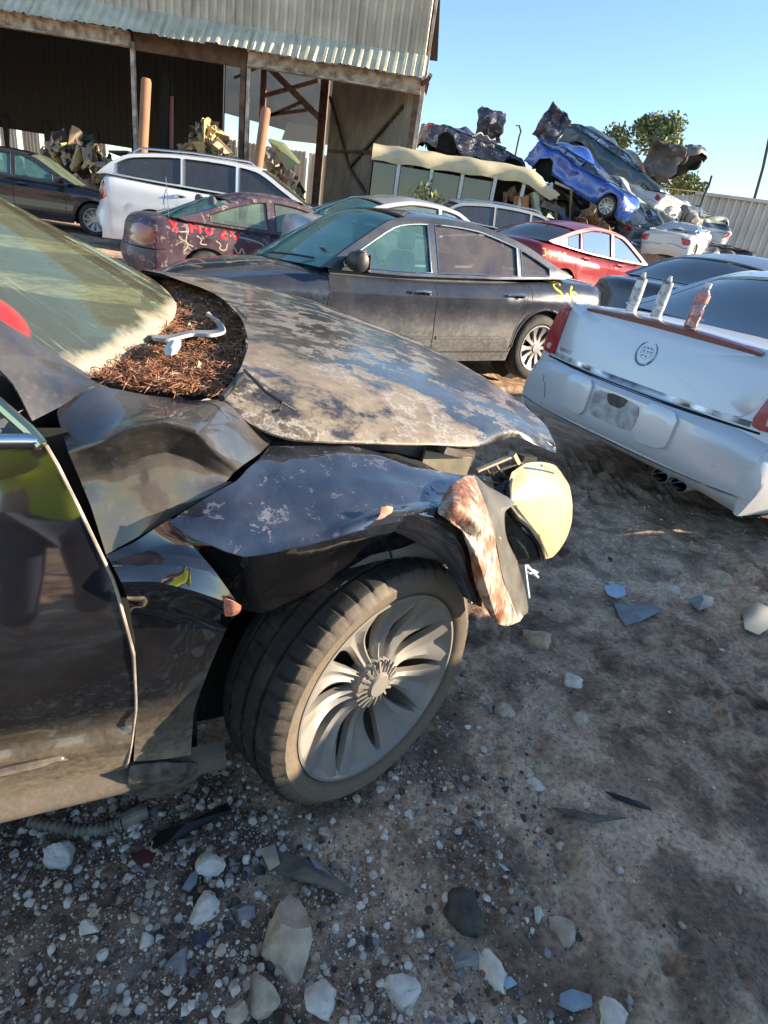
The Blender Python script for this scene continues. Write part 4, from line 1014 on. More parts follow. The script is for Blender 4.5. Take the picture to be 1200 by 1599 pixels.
# ------------------------------------------------------------------ parked cars
cp_hw = scaled(SEDAN)
g_teal = glass('glass_teal', (.30, .55, .52), .14, .30, dustcol=(.20, .42, .38), dscale=2)
g_teal_ws = glass('glass_windscreen_teal', (.2, .45, .42), .20, .55, dustcol=(.16, .44, .38), dscale=1.5)
g_dust = glass('glass_dusty', (.40, .38, .36), .08, .45, dustcol=(.26, .22, .20), dscale=4)
g_dark = glass('glass_dark', (.05, .055, .06), .12, .12)
g_grey = glass('glass_grey', (.18, .21, .23), .16, .22)
g_green = glass('glass_green', (.45, .60, .45), .12, .28, dustcol=(.40, .50, .34))
red_lamp = P('red_lamp', (.36, .012, .015), .18, coat=.8, nz=.2); clear_lamp = P('clear_lamp', (.55, .55, .55), .12, .5, coat=1); pink_lamp = P('faded_lamp', (.62, .42, .38), .2, coat=.8)
orange_lamp = P('amber_lamp', (.5, .18, .03), .2, coat=.6)
gap = P('shut_line', (.006, .006, .006), .9)
yel = P('yellow_spray', (.78, .72, .03), .6); redsp = P('red_spray', (.75, .035, .04), .6)
bright_trim = P('bright_trim', (.55, .56, .58), .2, 1)

def doorlines(c, side, front=(-.58, .0), b=-1.5, rear=-2.62, ztop=.93, zbot=.30, mat=gap, wd=.009, rearch=True):
    ribbon(c, 'door_gap', [(front[0]+.0, ztop), (front[0]+.02, .7), (front[0]+.05, .5), (front[0]+.02, zbot)], side, mat, wd, .0015)
    ribbon(c, 'door_gap', [(b, ztop), (b-.01, .7), (b-.01, .5), (b, zbot)], side, mat, wd, .0015)
    ribbon(c, 'door_gap', [(front[0]+.02, zbot), (b, zbot), (rear+.18, zbot)], side, mat, wd, .0015)
    ribbon(c, 'door_gap', [(rear+.02, ztop), (rear-.02, .86), (rear+.0, .80), (rear+.1, .62), (rear+.17, .45), (rear+.18, zbot)], side, mat, wd, .0015)

# --- dark blue-grey sedan across the middle
mid_p = paint('dusty_navy_paint', (.018, .024, .040), .24, (.22, .21, .19), .24, .3, low=.8, scale=2.4, lowz=.72, coat=.8)
mid_s = scaled(SEDAN, trim=bright_trim, seat=P('seat_teal_grey', (.12, .14, .14), .85, nz=.2))
gz = ghf(-1.6, 5.4)
mid = build_car('parked_car', 'dusty dark navy four-door sedan with yellow S.6 sprayed behind its rear door', mid_s, (-1.54, 5.43, -.02), (R(2.4), R(1.7), R(213.5)), mid_p, g_dust, step=.06,
    wglass=g_teal_ws, bglass=g_grey)
for o_ in mid.root.children:
    if o_.name.startswith('side_window') and o_.data.vertices[0].co.y > 0 and o_.data.vertices[0].co.x > -1.5: o_.data.materials[0] = g_teal
doorlines(mid, 'left', front=(-.47, 0), ztop=.94)
ribbon(mid, 'belt_trim', [(-.45, .962), (-1.4, .953), (-2.4, .985), (-2.9, 1.01)], 'left', bright_trim, .014, .006)
ribbon(mid, 'side_moulding', [(-.7, .43), (-1.46, .43)], 'left', mid_p, .035, .007); ribbon(mid, 'side_moulding', [(-1.54, .43), (-2.3, .44)], 'left', mid_p, .035, .007)
handle(mid, 'left', -1.33, .80, bright_trim); handle(mid, 'left', -2.42, .82, chrome)
mirror(mid, 'left', black_plastic, -.66, 1.02, True)
patch(mid, 'tail_lamp', [(-3.62, .90), (-3.70, .98), (-3.90, .93), (-3.93, .80), (-3.80, .72), (-3.68, .76)], 'left', pink_lamp, .012)
patch(mid, 'fuel_flap', [(-3.18, .72), (-3.38, .72), (-3.38, .86), (-3.18, .86)], 'left', mid_p, .003)
ribbon(mid, 'bumper_seam', [(-3.28, .56), (-3.5, .62), (-3.9, .66)], 'left', gap, .008, .0015)
e = MB(); arc_ = [(-2.85+.385*math.cos(a), .875, .33+.385*math.sin(a)) for a in np.linspace(.05, math.pi-.05, 24)]; e.tube(arc_, .012, 6); e.obj('arch_lip', mid_p, mid.root)
s6 = [[(-3.15, .925), (-3.11, .955), (-3.05, .945), (-3.03, .905), (-3.08, .87), (-3.13, .85), (-3.14, .81), (-3.09, .785), (-3.03, .80)],
      [(-3.215, .83), (-3.235, .83)],
      [(-3.34, .925), (-3.29, .87), (-3.28, .81), (-3.33, .78), (-3.39, .80), (-3.39, .84), (-3.35, .86), (-3.30, .84)]]
s6 = [[(-2.98+(x+3.09)*.85, .835+(z-.785)*.8) for x, z in q] for q in s6]
for q in s6: ribbon(mid, 'sprayed_mark', q, 'left', yel, .026, .002, step=.012)
e = MB(); e.box((-.50, .30, .0), (.05, .03, .002))
# sticker in the windscreen, wiper
p0 = np.array(mid.top_pt(3, .72)); e = MB(); e.box(p0+np.array([-.03, 0, .008]), (.07, .09, .004), rot=(0, -.5, 0)); e.obj('inspection_sticker', P('sticker_maroon', (.16, .05, .06), .5), mid.root)
e = MB(); e.tube([(-.22, .15, 1.0), (-.30, .42, 1.01), (-.42, .62, 1.005)], .008, 5); e.obj('wiper', black_plastic, mid.root)

# --- silver sedan, rear end to the camera
sil_p = paint('silver_paint', (.60, .64, .68), .10, (.50, .46, .38), .32, .25, low=.35, scale=2.2, lowz=.42, coat=.5)
DEV = scaled(SEDAN, path=[(-4.02, .27), (-4.12, .33), (-4.14, .40), (-4.13, .62), (-4.11, .65), (-4.06, .66), (-4.05, .675), (-4.03, .80), (-3.985, .96), (-3.955, 1.045), (-3.86, 1.06), (-3.4, 1.06), (-3.05, 1.05), (-2.2, .97), (-1.2, .96), (-.35, .98), (.2, .93), (.65, .84), (.9, .70), (1.0, .55), (1.0, .38), (.95, .22)],
    wpts=[(-4.2, .93), (-3.9, .945), (-2.9, .955), (-1.4, .955), (0, .95), (.6, .93), (1., .85)], wheels=(0., -2.93), track=.82, zb=.24,
    rail=[(-.40, .975), (-.75, 1.18), (-1.15, 1.38), (-1.6, 1.44), (-2.2, 1.43), (-2.6, 1.32), (-3.0, 1.16), (-3.3, 1.06)],
    belt=[(-3.4, 1.055), (-2.2, .985), (-1.2, .965), (-.3, .975)], wins=[(-.5, -1.5), (-1.58, -2.5), (-2.55, -2.9)], cabin=(-3.1, -.5), bowf=.3, bowr=.10, inset=.06, bulge=.2)
ca, sa = math.cos(R(31.3)), math.sin(R(31.3)); off = 4.18
sil = build_car('parked_car', 'silver luxury sedan seen from behind with cans and a bottle standing on its boot lid', DEV, (1.235+off*ca, 3.57+off*sa, -.025), (0, R(.8), R(31.3)), sil_p, g_grey, step=.05, bglass=glass('glass_bluegrey', (.10, .14, .17), .22, .35, dustcol=(.20, .27, .31), dscale=2))
# tail lamps: tall slim fins on the corners
for sg, nm in ((1, 'left'), (-1, 'right')):
    patch(sil, 'tail_lamp', [(sg*.82, 1.045), (sg*.89, 1.0), (sg*.945, .68), (sg*.76, .665), (sg*.735, .70), (sg*.765, .90), (sg*.795, 1.04)], 'rear', red_lamp, .012)
    patch(sil, 'reverse_lamp', [(sg*.80, .70), (sg*.86, .70), (sg*.86, .74), (sg*.80, .74)], 'rear', pink_lamp, .016)
bl = patch(sil, 'boot_lid', [(.805, 1.035), (.765, .90), (.725, .69), (0, .675), (-.725, .69), (-.765, .90), (-.805, 1.035), (0, 1.04)], 'rear', sil_p, .004)
# chrome strip with its worn edge
ribbon(sil, 'chrome_strip', [(.74, .685), (.4, .68), (0, .678), (-.4, .68), (-.74, .685)], 'rear', P('worn_chrome', (.10, .10, .105), .30, .6, nz=.9, nscale=6, col2=(.9, .9, .88)), .032, .006, sm=1)
ribbon(sil, 'lid_gap', [(.80, .655), (0, .65), (-.80, .655)], 'rear', gap, .014, .002)
# raised stop lamp strip along the lid edge
e = MB(); pts = []
for y in np.linspace(-.62, .62, 25):
    h, n_ = cast(sil, 'rear', y, 1.02-.012*(y/.62)**2); pts.append(h+n_*.004)
hs = [.004+.020*math.sqrt(max(0, 1-(abs(y)/.63)**2.4)) for y in np.linspace(-.62, .62, 25)]
vv = []
for p, q in zip(pts, hs): vv += [p+Vector((0, 0, -q)), p+Vector((-.012, 0, -q*.5)), p+Vector((-.012, 0, q*.7)), p+Vector((.02, 0, q+.006)), p+Vector((.05, 0, q))]
e.add(vv, [(i*5+k, i*5+k+1, (i+1)*5+k+1, (i+1)*5+k) for i in range(24) for k in range(4)]); e.obj('stop_lamp_strip', P('dark_red_lamp', (.13, .015, .018), .3, coat=.4), sil.root)
# wreath-and-crest badge
bz = P('badge_metal', (.25, .26, .28), .25, 1); bdk = P('badge_dark', (.06, .06, .07), .4)
h0, n0 = cast(sil, 'rear', 0, .86)
ring = []
for a in np.linspace(R(115), R(425), 30):
    h, n_ = cast(sil, 'rear', .068*math.cos(a)*1.0, .865+.068*math.sin(a)); ring.append(h+n_*.006)
e = MB(); e.tube(ring, [.002+.0055*abs(math.sin(math.pi*i/29))*.9 for i in range(30)], 6); bd = e.obj('badge_wreath', bz, sil.root)
for q in ([(.040, .885), (.030, .90), (-.030, .90), (-.040, .885)], [(.040, .885), (.042, .86), (.030, .842), (0, .828), (-.03, .842), (-.042, .86), (-.040, .885)], [(.035, .865), (-.035, .865)]):
    ribbon(sil, 'badge_crest', q, 'rear', bz, .004, .005, parent=None, step=.008)
for (yy, zz) in ((.028, .893), (.004, .893), (-.020, .893), (.022, .875), (-.006, .875), (-.027, .876), (.018, .850), (-.008, .848)):
    ribbon(sil, 'badge_block', [(yy+.006, zz), (yy-.006, zz)], 'rear', bdk, .010, .004, step=.006, sm=0)
# small chrome script at the left of the strip
def script_text(c, txt, x0, z0, hgt, axis, mat, adv, wd=.003, mirror_=-1):
    G = {'D': [[(0, 0), (0, 1), (.6, .8), (.6, .2), (0, 0)]], 'E': [[(.6, 0), (0, 0), (0, 1), (.6, 1)], [(0, .5), (.5, .5)]], 'V': [[(0, 1), (.3, 0), (.6, 1)]], 'I': [[(.2, 0), (.2, 1)]], 'L': [[(0, 1), (0, 0), (.5, 0)]]}
    for i, ch in enumerate(txt):
        for st in G[ch]: ribbon(c, 'badge_letter', [(x0+mirror_*(i*adv+a*hgt), z0+b*hgt) for a, b in st], axis, mat, wd, .004, step=.006, sm=0)
script_text(sil, 'DEVILLE', .70, .715, .022, 'rear', bdk, .019)
# bumper: pads and number plate recess
patch(sil, 'bumper_pad', [(.43, .62), (.43, .42), (.24, .40), (.20, .44), (.20, .60), (.24, .63)], 'rear', sil_p, .020)
patch(sil, 'bumper_pad', [(-.43, .62), (-.43, .42), (-.24, .40), (-.20, .44), (-.20, .60), (-.24, .63)], 'rear', sil_p, .020)
patch(sil, 'plate_recess', [(.185, .60), (.185, .43), (-.185, .43), (-.185, .60)], 'rear', P('recess_shade_silver', (.42, .42, .41), .7, nz=.35, nscale=14), .003)  # shade of the recess put into the colour as a darker silver
patch(sil, 'plate_hole', [(.085, .605), (.06, .535), (-.06, .535), (-.085, .605)], 'rear', P('rust_grey', (.10, .085, .075), .8, nz=.4), .005)
for yy, zz in ((.10, .585), (-.10, .585), (.14, .455), (-.14, .455), (.32, .56), (-.32, .56)): patch(sil, 'screw', [(yy+.008*math.cos(a), zz+.008*math.sin(a)) for a in np.linspace(0, 5.6, 7)], 'rear', bdk, .012 if abs(yy) > .3 else .006)
for yy in (.78, -.70): patch(sil, 'sensor', [(yy+.015*math.cos(a), .44+.015*math.sin(a)) for a in np.linspace(0, 5.6, 8)], 'rear', P('sensor_grey', (.3, .31, .32), .5), .006)
ribbon(sil, 'bumper_crease', [(.90, .335), (.5, .325), (0, .325), (-.5, .325), (-.9, .335)], 'rear', bright_trim, .012, .006)
for yy in (-.40, -.53):
    e = MB(); e.lathe([(.045, 0), (.048, 0), (.05, .02), (.05, .25)], 20, axis='y'); e.lathe([(.043, .004), (.043, .2), (0, .2)], 20, axis='y')
    o = e.obj('exhaust_tip', chrome, sil.root); o.location = (-4.05, yy, .250); o.rotation_euler = (0, 0, R(-90)); o.scale = (1.15, 1, .8)
for q in ([(.86, .58), (.84, .55)], [(.66, .50), (.63, .44), (.62, .40)], [(.70, .54), (.68, .50)]): ribbon(sil, 'scuff_mark', q, 'rear', bdk, .008, .001, step=.01)
doorlines(sil, 'left', front=(-.6, 0), b=-1.55, rear=-2.7)

# spray cans and bottle on the boot lid
def on_lid(u, v):
    o, d = ray(u, v); inv = sil.root.matrix_basis.inverted(); o2 = inv@Vector(o); d2 = (inv@Vector(o+d)-o2).normalized()
    h, n_, i, dd = sil.bvh.ray_cast(o2, d2)
    if h is None: h = Vector((-3.9, 0, 1.06))
    return sil.root.matrix_basis@h
bpy.context.view_layer.update()
can_m = P('can_white', (.62, .62, .62), .4, .1, nz=.12, nscale=30); can_g = P('can_grey', (.36, .38, .40), .35, .4, nz=.2, nscale=24)
def can(u, v, label, body, lean=0., h=.235, r_=.034):
    p = on_lid(u, v); t = thing('spray_can', label, 'spray can', p+Vector((.0, .0, -.002)), (0, lean, 0), 'spray cans on the silver boot lid')
    e = MB(); e.lathe([(0, 0), (r_-.002, 0), (r_, .004), (r_-.001, .010), (r_-.001, h*.80), (r_, h*.805), (r_, h*.815)], 24, axis='z'); e.obj('can_body', body, t)
    e = MB(); e.lathe([(r_, h*.815), (r_*.85, h*.87), (r_*.5, h*.90), (r_*.46, h*.90)], 24, axis='z'); e.obj('shoulder', steel_dirty, t)
    e = MB(); e.lathe([(r_*.45, h*.89), (r_*.45, h*.95), (r_*.3, h*.96), (r_*.28, h*1.02), (0, h*1.025)], 16, axis='z'); e.obj('nozzle', can_m, t)
    e = MB(); e.lathe([(r_+.0006, h*.18), (r_+.0008, h*.62)], 24, axis='z'); e.obj('label_band', P('can_label'+label[:3], (.44, .45, .46), .5, nz=.5, nscale=35), t)
can(985, 486, 'white spray can, the left one of the two cans on the silver boot lid', can_m, R(3))
can(1024, 494, 'grey spray can standing between the white can and the plastic bottle', can_g, R(3))
p = on_lid(1078, 510); bt = thing('plastic_bottle', 'clear plastic bottle with red drink left in its bottom half', 'bottle', p+Vector((.0, .0, -.002)), (0, R(4), 0)); bt.scale = (1.15, 1.15, 1.2)
pet = glass('clear_plastic', (.9, .86, .84), .10, .28, dustcol=(.6, .5, .47), dscale=12)
e = MB(); e.lathe([(0, .0), (.028, 0), (.032, .006), (.030, .03), (.032, .05), (.032, .085), (.027, .095), (.032, .11), (.032, .135), (.028, .155), (.016, .175), (.014, .190)], 24, axis='z'); e.obj('bottle_shell', pet, bt)
e = MB(); e.lathe([(0, .004), (.027, .004), (.030, .01), (.0285, .03), (.030, .05), (.030, .075), (0, .076)], 24, axis='z'); e.obj('red_drink', P('red_liquid', (.62, .02, .03), .2, coat=.5), bt)
e = MB(); e.lathe([(.0325, .115), (.0328, .150)], 24, axis='z'); e.obj('wrapper', P('bottle_wrapper', (.55, .22, .18), .5, nz=.3, nscale=40), bt)
e = MB(); e.lathe([(.017, .180), (.0175, .200), (0, .202)], 20, axis='z'); e.obj('cap', P('cap_white', (.6, .58, .56), .5), bt)

# --- faded purple coupe with red spray
pur = paint('faded_purple_paint', (.045, .018, .042), .42, (.20, .15, .14), .42, .2, low=.3, scale=4, lowz=.5, peel=.12, peelcol=(.30, .24, .21), coat=.25)
COUPE = scaled(SEDAN, path=[(-3.52, .24), (-3.60, .36), (-3.62, .50), (-3.56, .62), (-3.54, .80), (-3.48, .93), (-3.3, .99), (-3.0, .995), (-2.2, .95), (-1.2, .92), (-.35, .93), (0., .90), (.45, .80), (.72, .66), (.82, .50), (.83, .36), (.80, .22)],
    wpts=[(-3.65, .76), (-3.3, .82), (-2.6, .85), (-1.3, .855), (0, .85), (.5, .82), (.85, .72)], wheels=(0., -2.62), rad=.31, rarch=.35, track=.73,
    rail=[(-.35, .925), (-.72, 1.13), (-1.10, 1.30), (-1.5, 1.35), (-1.9, 1.33), (-2.3, 1.22), (-2.7, 1.07), (-2.98, .99)],
    belt=[(-3.0, .985), (-2.2, .945), (-1.2, .915), (-.3, .925)], wins=[(-.48, -1.62), (-1.74, -2.55)], cabin=(-2.75, -.5), bowr=.28)
coupe = build_car('parked_car', 'faded purple coupe with red writing sprayed along its rear wing', COUPE, (-1.18, 10.75, ghf(-1.2, 10.7)), (0, R(-1.5), R(32)), pur, g_green, bglass=g_teal_ws)
patch(coupe, 'tail_lamp', [(.50, .86), (.78, .84), (.80, .70), (.62, .64), (.52, .66)], 'rear', red_lamp, .01); patch(coupe, 'tail_lamp', [(-.48, .88), (-.78, .84), (-.80, .70), (-.66, .62), (-.50, .66)], 'rear', P('dull_red_lamp', (.28, .03, .02), .3, coat=.5), .012)
patch(coupe, 'tail_lamp', [(-3.30, .84), (-3.52, .86), (-3.60, .66), (-3.42, .60), (-3.22, .68)], 'right', P('cloudy_lamp', (.22, .11, .09), .3, coat=.5), .01)
ribbon(coupe, 'bumper_seam', [(-3.15, .60), (-3.35, .57), (-3.58, .585)], 'right', gap, .012, .002); ribbon(coupe, 'bumper_seam', [(.8, .585), (-.8, .585)], 'rear', gap, .012, .002)
ribbon(coupe, 'door_gap', [(-.55, .9), (-.5, .6), (-.52, .3), (-1.6, .3), (-1.72, .45), (-1.70, .9)], 'right', gap, .012, .0015)
pealm = P('bare_primer_line', (.45, .38, .30), .8)
for q in ([(-3.0, .82), (-2.97, .74), (-2.9, .72), (-2.86, .66), (-2.92, .60)], [(-2.88, .80), (-2.9, .70), (-2.8, .66)], [(-2.75, .80), (-2.68, .76), (-2.72, .70), (-2.62, .70)], [(-2.5, .76), (-2.42, .72), (-2.46, .66), (-2.36, .64), (-2.34, .74)], [(-2.3, .84), (-2.0, .82), (-1.8, .76), (-1.85, .68)], [(-2.25, .70), (-2.18, .60), (-2.14, .72), (-2.08, .58)], [(-3.02, .82), (-2.85, .84)]):
    ribbon(coupe, 'peeled_edge', q, 'right', pealm, .018, .002, step=.015)
for q in ([(-3.08, .95), (-2.99, .82)], [(-2.99, .95), (-3.07, .83)], [(-2.82, .96), (-2.82, .83)], [(-2.82, .90), (-2.72, .90)], [(-2.71, .96), (-2.71, .83)], [(-2.62, .91), (-2.57, .93), (-2.53, .88), (-2.58, .83), (-2.63, .86), (-2.62, .91)],
          [(-2.44, .93), (-2.38, .95), (-2.34, .90), (-2.45, .81), (-2.34, .81)], [(-2.24, .94), (-2.29, .88), (-2.24, .81), (-2.18, .83), (-2.17, .90), (-2.24, .94)]):
    ribbon(coupe, 'sprayed_mark', q, 'right', redsp, .042, .003, step=.015)
e = MB(); e.tube([(-3.05, -.55, .96), (-3.07, -.55, 1.45)], .004, 4); e.obj('aerial', bright_trim, coupe.root)

# --- white crossover with a roof rack
wht = paint('white_paint', (.70, .72, .74), .10, (.45, .42, .36), .28, .0, low=.3, scale=2, lowz=.5, coat=.6)
SUV = scaled(SEDAN, path=[(-3.70, .40), (-3.80, .48), (-3.82, .66), (-3.74, .74), (-3.70, .95), (-3.64, 1.12), (-3.56, 1.20), (-3.4, 1.22), (-3.1, 1.19), (-2.2, 1.13), (-1.2, 1.09), (-.35, 1.08), (0., 1.06), (.45, .98), (.72, .86), (.84, .68), (.86, .46), (.80, .28)],
    wpts=[(-3.85, .85), (-3.5, .90), (-2.8, .93), (-1.4, .935), (0, .93), (.5, .89), (.9, .80)], wheels=(0., -2.80), rad=.36, rarch=.40, track=.79, zb=.27,
    rail=[(-.42, 1.085), (-.75, 1.28), (-1.15, 1.50), (-1.7, 1.56), (-2.5, 1.555), (-3.1, 1.49), (-3.35, 1.38), (-3.62, 1.17)], belt=[(-3.6, 1.21), (-2.6, 1.15), (-1.2, 1.085), (-.3, 1.08)],
    wins=[(-.5, -1.45), (-1.52, -2.30), (-2.36, -3.30)], cabin=(-3.4, -.5), ws=(0, 2.0), bl=(5.2, 7), crown=.05, k=.28, bulge=.14, bowr=.22, trim=black_plastic)
suv = build_car('parked_car', 'white crossover with roof rails and dark glass parked in front of the open shed', SUV, (-2.15, 13.8, ghf(-2, 13.8)), (R(-1), R(-2.2), R(12)), wht, g_dark, scale=1.18)
for sg, ax in ((-1, 'right'), (1, 'left')):
    if sg == -1:
        patch(suv, 'tail_lamp', [(-3.50, 1.10), (-3.74, 1.10), (-3.80, .86), (-3.62, .80), (-3.46, .86)], 'right', red_lamp, .010); patch(suv, 'reverse_lamp', [(-3.52, 1.06), (-3.68, 1.06), (-3.72, .90), (-3.54, .89)], 'right', clear_lamp, .016)
    patch(suv, 'tail_lamp', [(sg*.62, 1.08), (sg*.86, 1.06), (sg*.88, .86), (sg*.66, .84)], 'rear', red_lamp, .010)
    e = MB(); e.tube([(-3.1, sg*.60, 1.53), (-3.0, sg*.60, 1.60), (-2.2, sg*.61, 1.63), (-1.3, sg*.61, 1.61), (-1.2, sg*.61, 1.55)], .018, 6); e.obj('roof_rail', bright_trim, suv.root)
doorlines(suv, 'right', front=(-.55, 0), b=-1.5, rear=-2.6, ztop=1.07, zbot=.38)
handle(suv, 'right', -1.35, .97, wht); handle(suv, 'right', -2.35, .99, wht)
e = MB(); e.box((-3.33, 0, 1.52), (.30, 1.1, .03), rot=(0, -.1, 0)); e.obj('roof_spoiler', black_plastic, suv.root)

# --- black sedan at the far left
bk2 = paint('black_paint_far', (.012, .014, .022), .12, (.2, .18, .15), .14, .1, low=.2, scale=2, coat=1.)
bks = build_car('parked_car', 'glossy black sedan at the left edge, nose towards the white crossover', scaled(SEDAN, seat=seat_tan), (-7.5, 14.6, ghf(-7.5, 14.6)-.02), (0, 0, R(20)), bk2, g_teal, wglass=g_green)
doorlines(bks, 'right'); mirror(bks, 'right', bk2, -.66, 1.03); handle(bks, 'right', -1.33, .82, bk2)
ribbon(bks, 'belt_trim', [(-.45, .962), (-1.4, .953), (-2.4, .985)], 'right', bright_trim, .014, .006)

# --- red sedan
redp = paint('red_paint', (.30, .016, .024), .12, (.30, .2, .17), .30, .2, low=.2, scale=2, coat=.5)
REDS = scaled(SEDAN, path=[(-3.50, .26), (-3.58, .38), (-3.60, .62), (-3.54, .80), (-3.50, .98), (-3.42, 1.06), (-3.2, 1.09), (-2.95, 1.08), (-2.2, 1.0), (-1.2, .95), (-.35, .95), (0., .92), (.45, .83), (.72, .70), (.82, .55), (.84, .36), (.80, .22)],
    wheels=(0, -2.65), rail=[(-.30, .95), (-.65, 1.15), (-1.05, 1.35), (-1.5, 1.41), (-2.0, 1.40), (-2.5, 1.29), (-2.9, 1.16), (-3.15, 1.08)], belt=[(-3.2, 1.08), (-2.2, 1.0), (-1.2, .955), (-.3, .95)], wins=[(-.42, -1.36), (-1.44, -2.28), (-2.33, -2.68)], cabin=(-2.85, -.45),
    wpts=[(-3.65, .78), (-3.3, .85), (-2.65, .88), (-1.4, .885), (0, .88), (.5, .84), (.85, .74)])
rd = build_car('parked_car', 'red sedan with sprayed yellow numbers on its rear wing, behind the navy sedan', REDS, (4.05, 13.6, ghf(4.4, 13.6)+.22), (0, 0, R(37)), redp, g_grey, bglass=glass('glass_blackish', (.03, .035, .05), .12, .1))
doorlines(rd, 'right', rear=-2.45); handle(rd, 'right', -2.2, .88, redp); handle(rd, 'right', -1.2, .85, redp)
e = MB(); e.add([(-2.3, -.015, 1.46), (-2.3, .015, 1.46), (-2.52, .01, 1.46), (-2.52, -.01, 1.46), (-2.48, 0, 1.53)], [(0, 1, 4), (1, 2, 4), (2, 3, 4), (3, 0, 4)]); e.obj('roof_fin', black_plastic, rd.root)
yel2 = P('pale_yellow_spray', (.70, .55, .20), .6)
for q in ([(-3.28, .95), (-3.22, .96), (-3.24, .91), (-3.20, .87), (-3.27, .84)], [(-3.08, .90), (-3.12, .94), (-3.15, .90), (-3.10, .88), (-3.08, .93), (-3.10, .82)], [(-3.04, .87), (-2.97, .87)], [(-2.92, .93), (-2.86, .94), (-2.85, .89), (-2.92, .82), (-2.84, .82)], [(-2.79, .93), (-2.73, .94), (-2.72, .89), (-2.79, .82), (-2.71, .82)]):
    ribbon(rd, 'sprayed_mark', q, 'right', yel2, .020, .003, step=.012)

# --- dark sedan between the silver and the red one
dks = build_car('parked_car', 'dark grey sedan parked just beyond the silver one, cans in front of its rear glass', scaled(SEDAN), (5.75, 9.7, ghf(6, 9.6)+.12), (0, 0, R(33)), paint('dark_grey_paint', (.03, .03, .036), .2, (.3, .28, .26), .2, .3, low=.2, coat=.9), g_grey,
    roofm=paint('bluegrey_roof_paint', (.16, .20, .25), .3, (.34, .32, .3), .3, .3, low=0, coat=.5), bglass=glass('glass_smoke', (.06, .07, .08), .2, .3, dustcol=(.25, .27, .27)))
doorlines(dks, 'right')
# --- pale silver sedan and wagon behind the navy car
s2 = build_car('parked_car', 'pale silver sedan whose roof shows above the navy one', scaled(SEDAN), (1.0, 11.6, ghf(1, 11.6)+.18), (0, 0, R(33)), paint('pale_silver_paint', (.45, .46, .46), .2, (.4, .37, .3), .28, .4, low=.2, coat=.6), g_green, bglass=g_teal_ws)
wg = build_car('parked_car', 'silver wagon with dark side glass and roof rails in front of the wrecked bus', SUV, (3.6, 16.6, ghf(3, 16)+.2), (0, 0, R(14)), paint('wagon_silver_paint', (.42, .45, .45), .2, (.4, .37, .3), .28, .4, low=.2, coat=.6), g_dark, scale=1.05)
for sg in (1, -1):
    e = MB(); e.tube([(-3.1, sg*.60, 1.53), (-3.0, sg*.60, 1.60), (-2.2, sg*.61, 1.63), (-1.3, sg*.61, 1.61), (-1.2, sg*.61, 1.55)], .018, 6); e.obj('roof_rail', bright_trim, wg.root)
pl = build_car('parked_car', 'pale blue-grey car at the right edge, roof only, before the white container', SUV, (9.6, 14.0, ghf(9, 14)-.35), (0, 0, R(150)), paint('pale_blue_paint', (.42, .48, .52), .3, (.4, .37, .33), .3, .2, low=.2, coat=.5), g_grey, scale=1.0)
# --- vehicle added unseen right of the frame to shade the foreground
occ = build_car('parked_car', 'grey crossover added right of the photographer, outside the frame, to shade the ground', SUV, (4.15, .55, 0), (0, 0, R(90)), paint('grey_paint', (.12, .125, .13), .2, (.3, .28, .24), .3, .3, low=.2), g_dark, scale=1.0, interior=False)
occ.root.location = (4.8, 2.75, -.02)

# ------------------------------------------------------------------ open shed of corrugated steel
def corr(mb, p0, p1, z0, z1, pitch=.20, depth=.035, out=(0, -1), zb0=None, top_off=0., mi=0):
    """trapezoid-ribbed sheet from p0 to p1 (plan), z0..z1; top edge pushed by top_off along out"""
    p0 = np.array(p0, float); p1 = np.array(p1, float); L = np.linalg.norm(p1-p0); d = (p1-p0)/L; n_ = max(1, int(round(L/pitch))); ou = np.array(out, float)
    us = []
    for i in range(n_):
        for f_, h in ((0, 0), (.35, 0), (.45, 1), (.75, 1), (.85, 0)): us.append(((i+f_)/n_*L, h*depth))
    us.append((L, 0)); v = []
    for u_, h in us:
        q = p0+d*u_; a = q+ou*h; b = q+ou*(h+top_off); v += [(a[0], a[1], z0), (b[0], b[1], z1)]
    mb.add(v, [(2*i, 2*i+2, 2*i+3, 2*i+1) for i in range(len(us)-1)], mi)
SY = 20.0
def shx(u, v): return atY(u, v, SY)[0]
steel = P('corrugated_steel', (.66, .60, .46), .5, .05, nz=.2, nscale=.9, col2=(.46, .41, .31), bump=.1, bscale=9)
steel2 = P('awning_steel', (.68, .65, .50), .45, .05, col2=(.52, .50, .38), nscale=1.6, nz=.2)
def streaks(m, c, amt=.8):
    n, l, b = nodes(m); tc = n['Texture Coordinate'].outputs['Object']; mp = n.new('ShaderNodeMapping'); mp.inputs['Scale'].default_value = (2.2, 2.2, .35); l.new(tc, mp.inputs[0])
    src = b.inputs['Base Color'].links[0].from_socket; f = mth(n, l, 'MULTIPLY', ramp(n, l, noise(n, l, mp.outputs[0], 1.6, 7, .65), [(.52, (0, 0, 0)), (.66, (1, 1, 1))]), amt)
    l.new(mixc(n, l, f, src, c), b.inputs['Base Color'])
streaks(steel, (.24, .14, .08), .6); streaks(steel2, (.40, .27, .15), .5)
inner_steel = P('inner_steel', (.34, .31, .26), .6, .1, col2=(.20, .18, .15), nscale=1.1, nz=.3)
shade_steel = P('shed_shade', (.030, .032, .036), .9, nz=.3)  # near-black colour stands for the shade inside the shed
post_m = P('post_paint', (.58, .54, .46), .6, col2=(.22, .15, .11), nscale=5, nz=.3); rust_m = P('rusty_beam', (.075, .045, .03), .8, col2=(.16, .10, .07), nscale=4, nz=.3)
shed = thing('shed', 'large open-fronted corrugated steel shed across the back left', 'shed', (-12, SY, 0))
ox = -12
def S(mb, name, mat, parent=None, ang=0, mats=None): return mb.obj(name, mat, parent or shed, ang, mats)
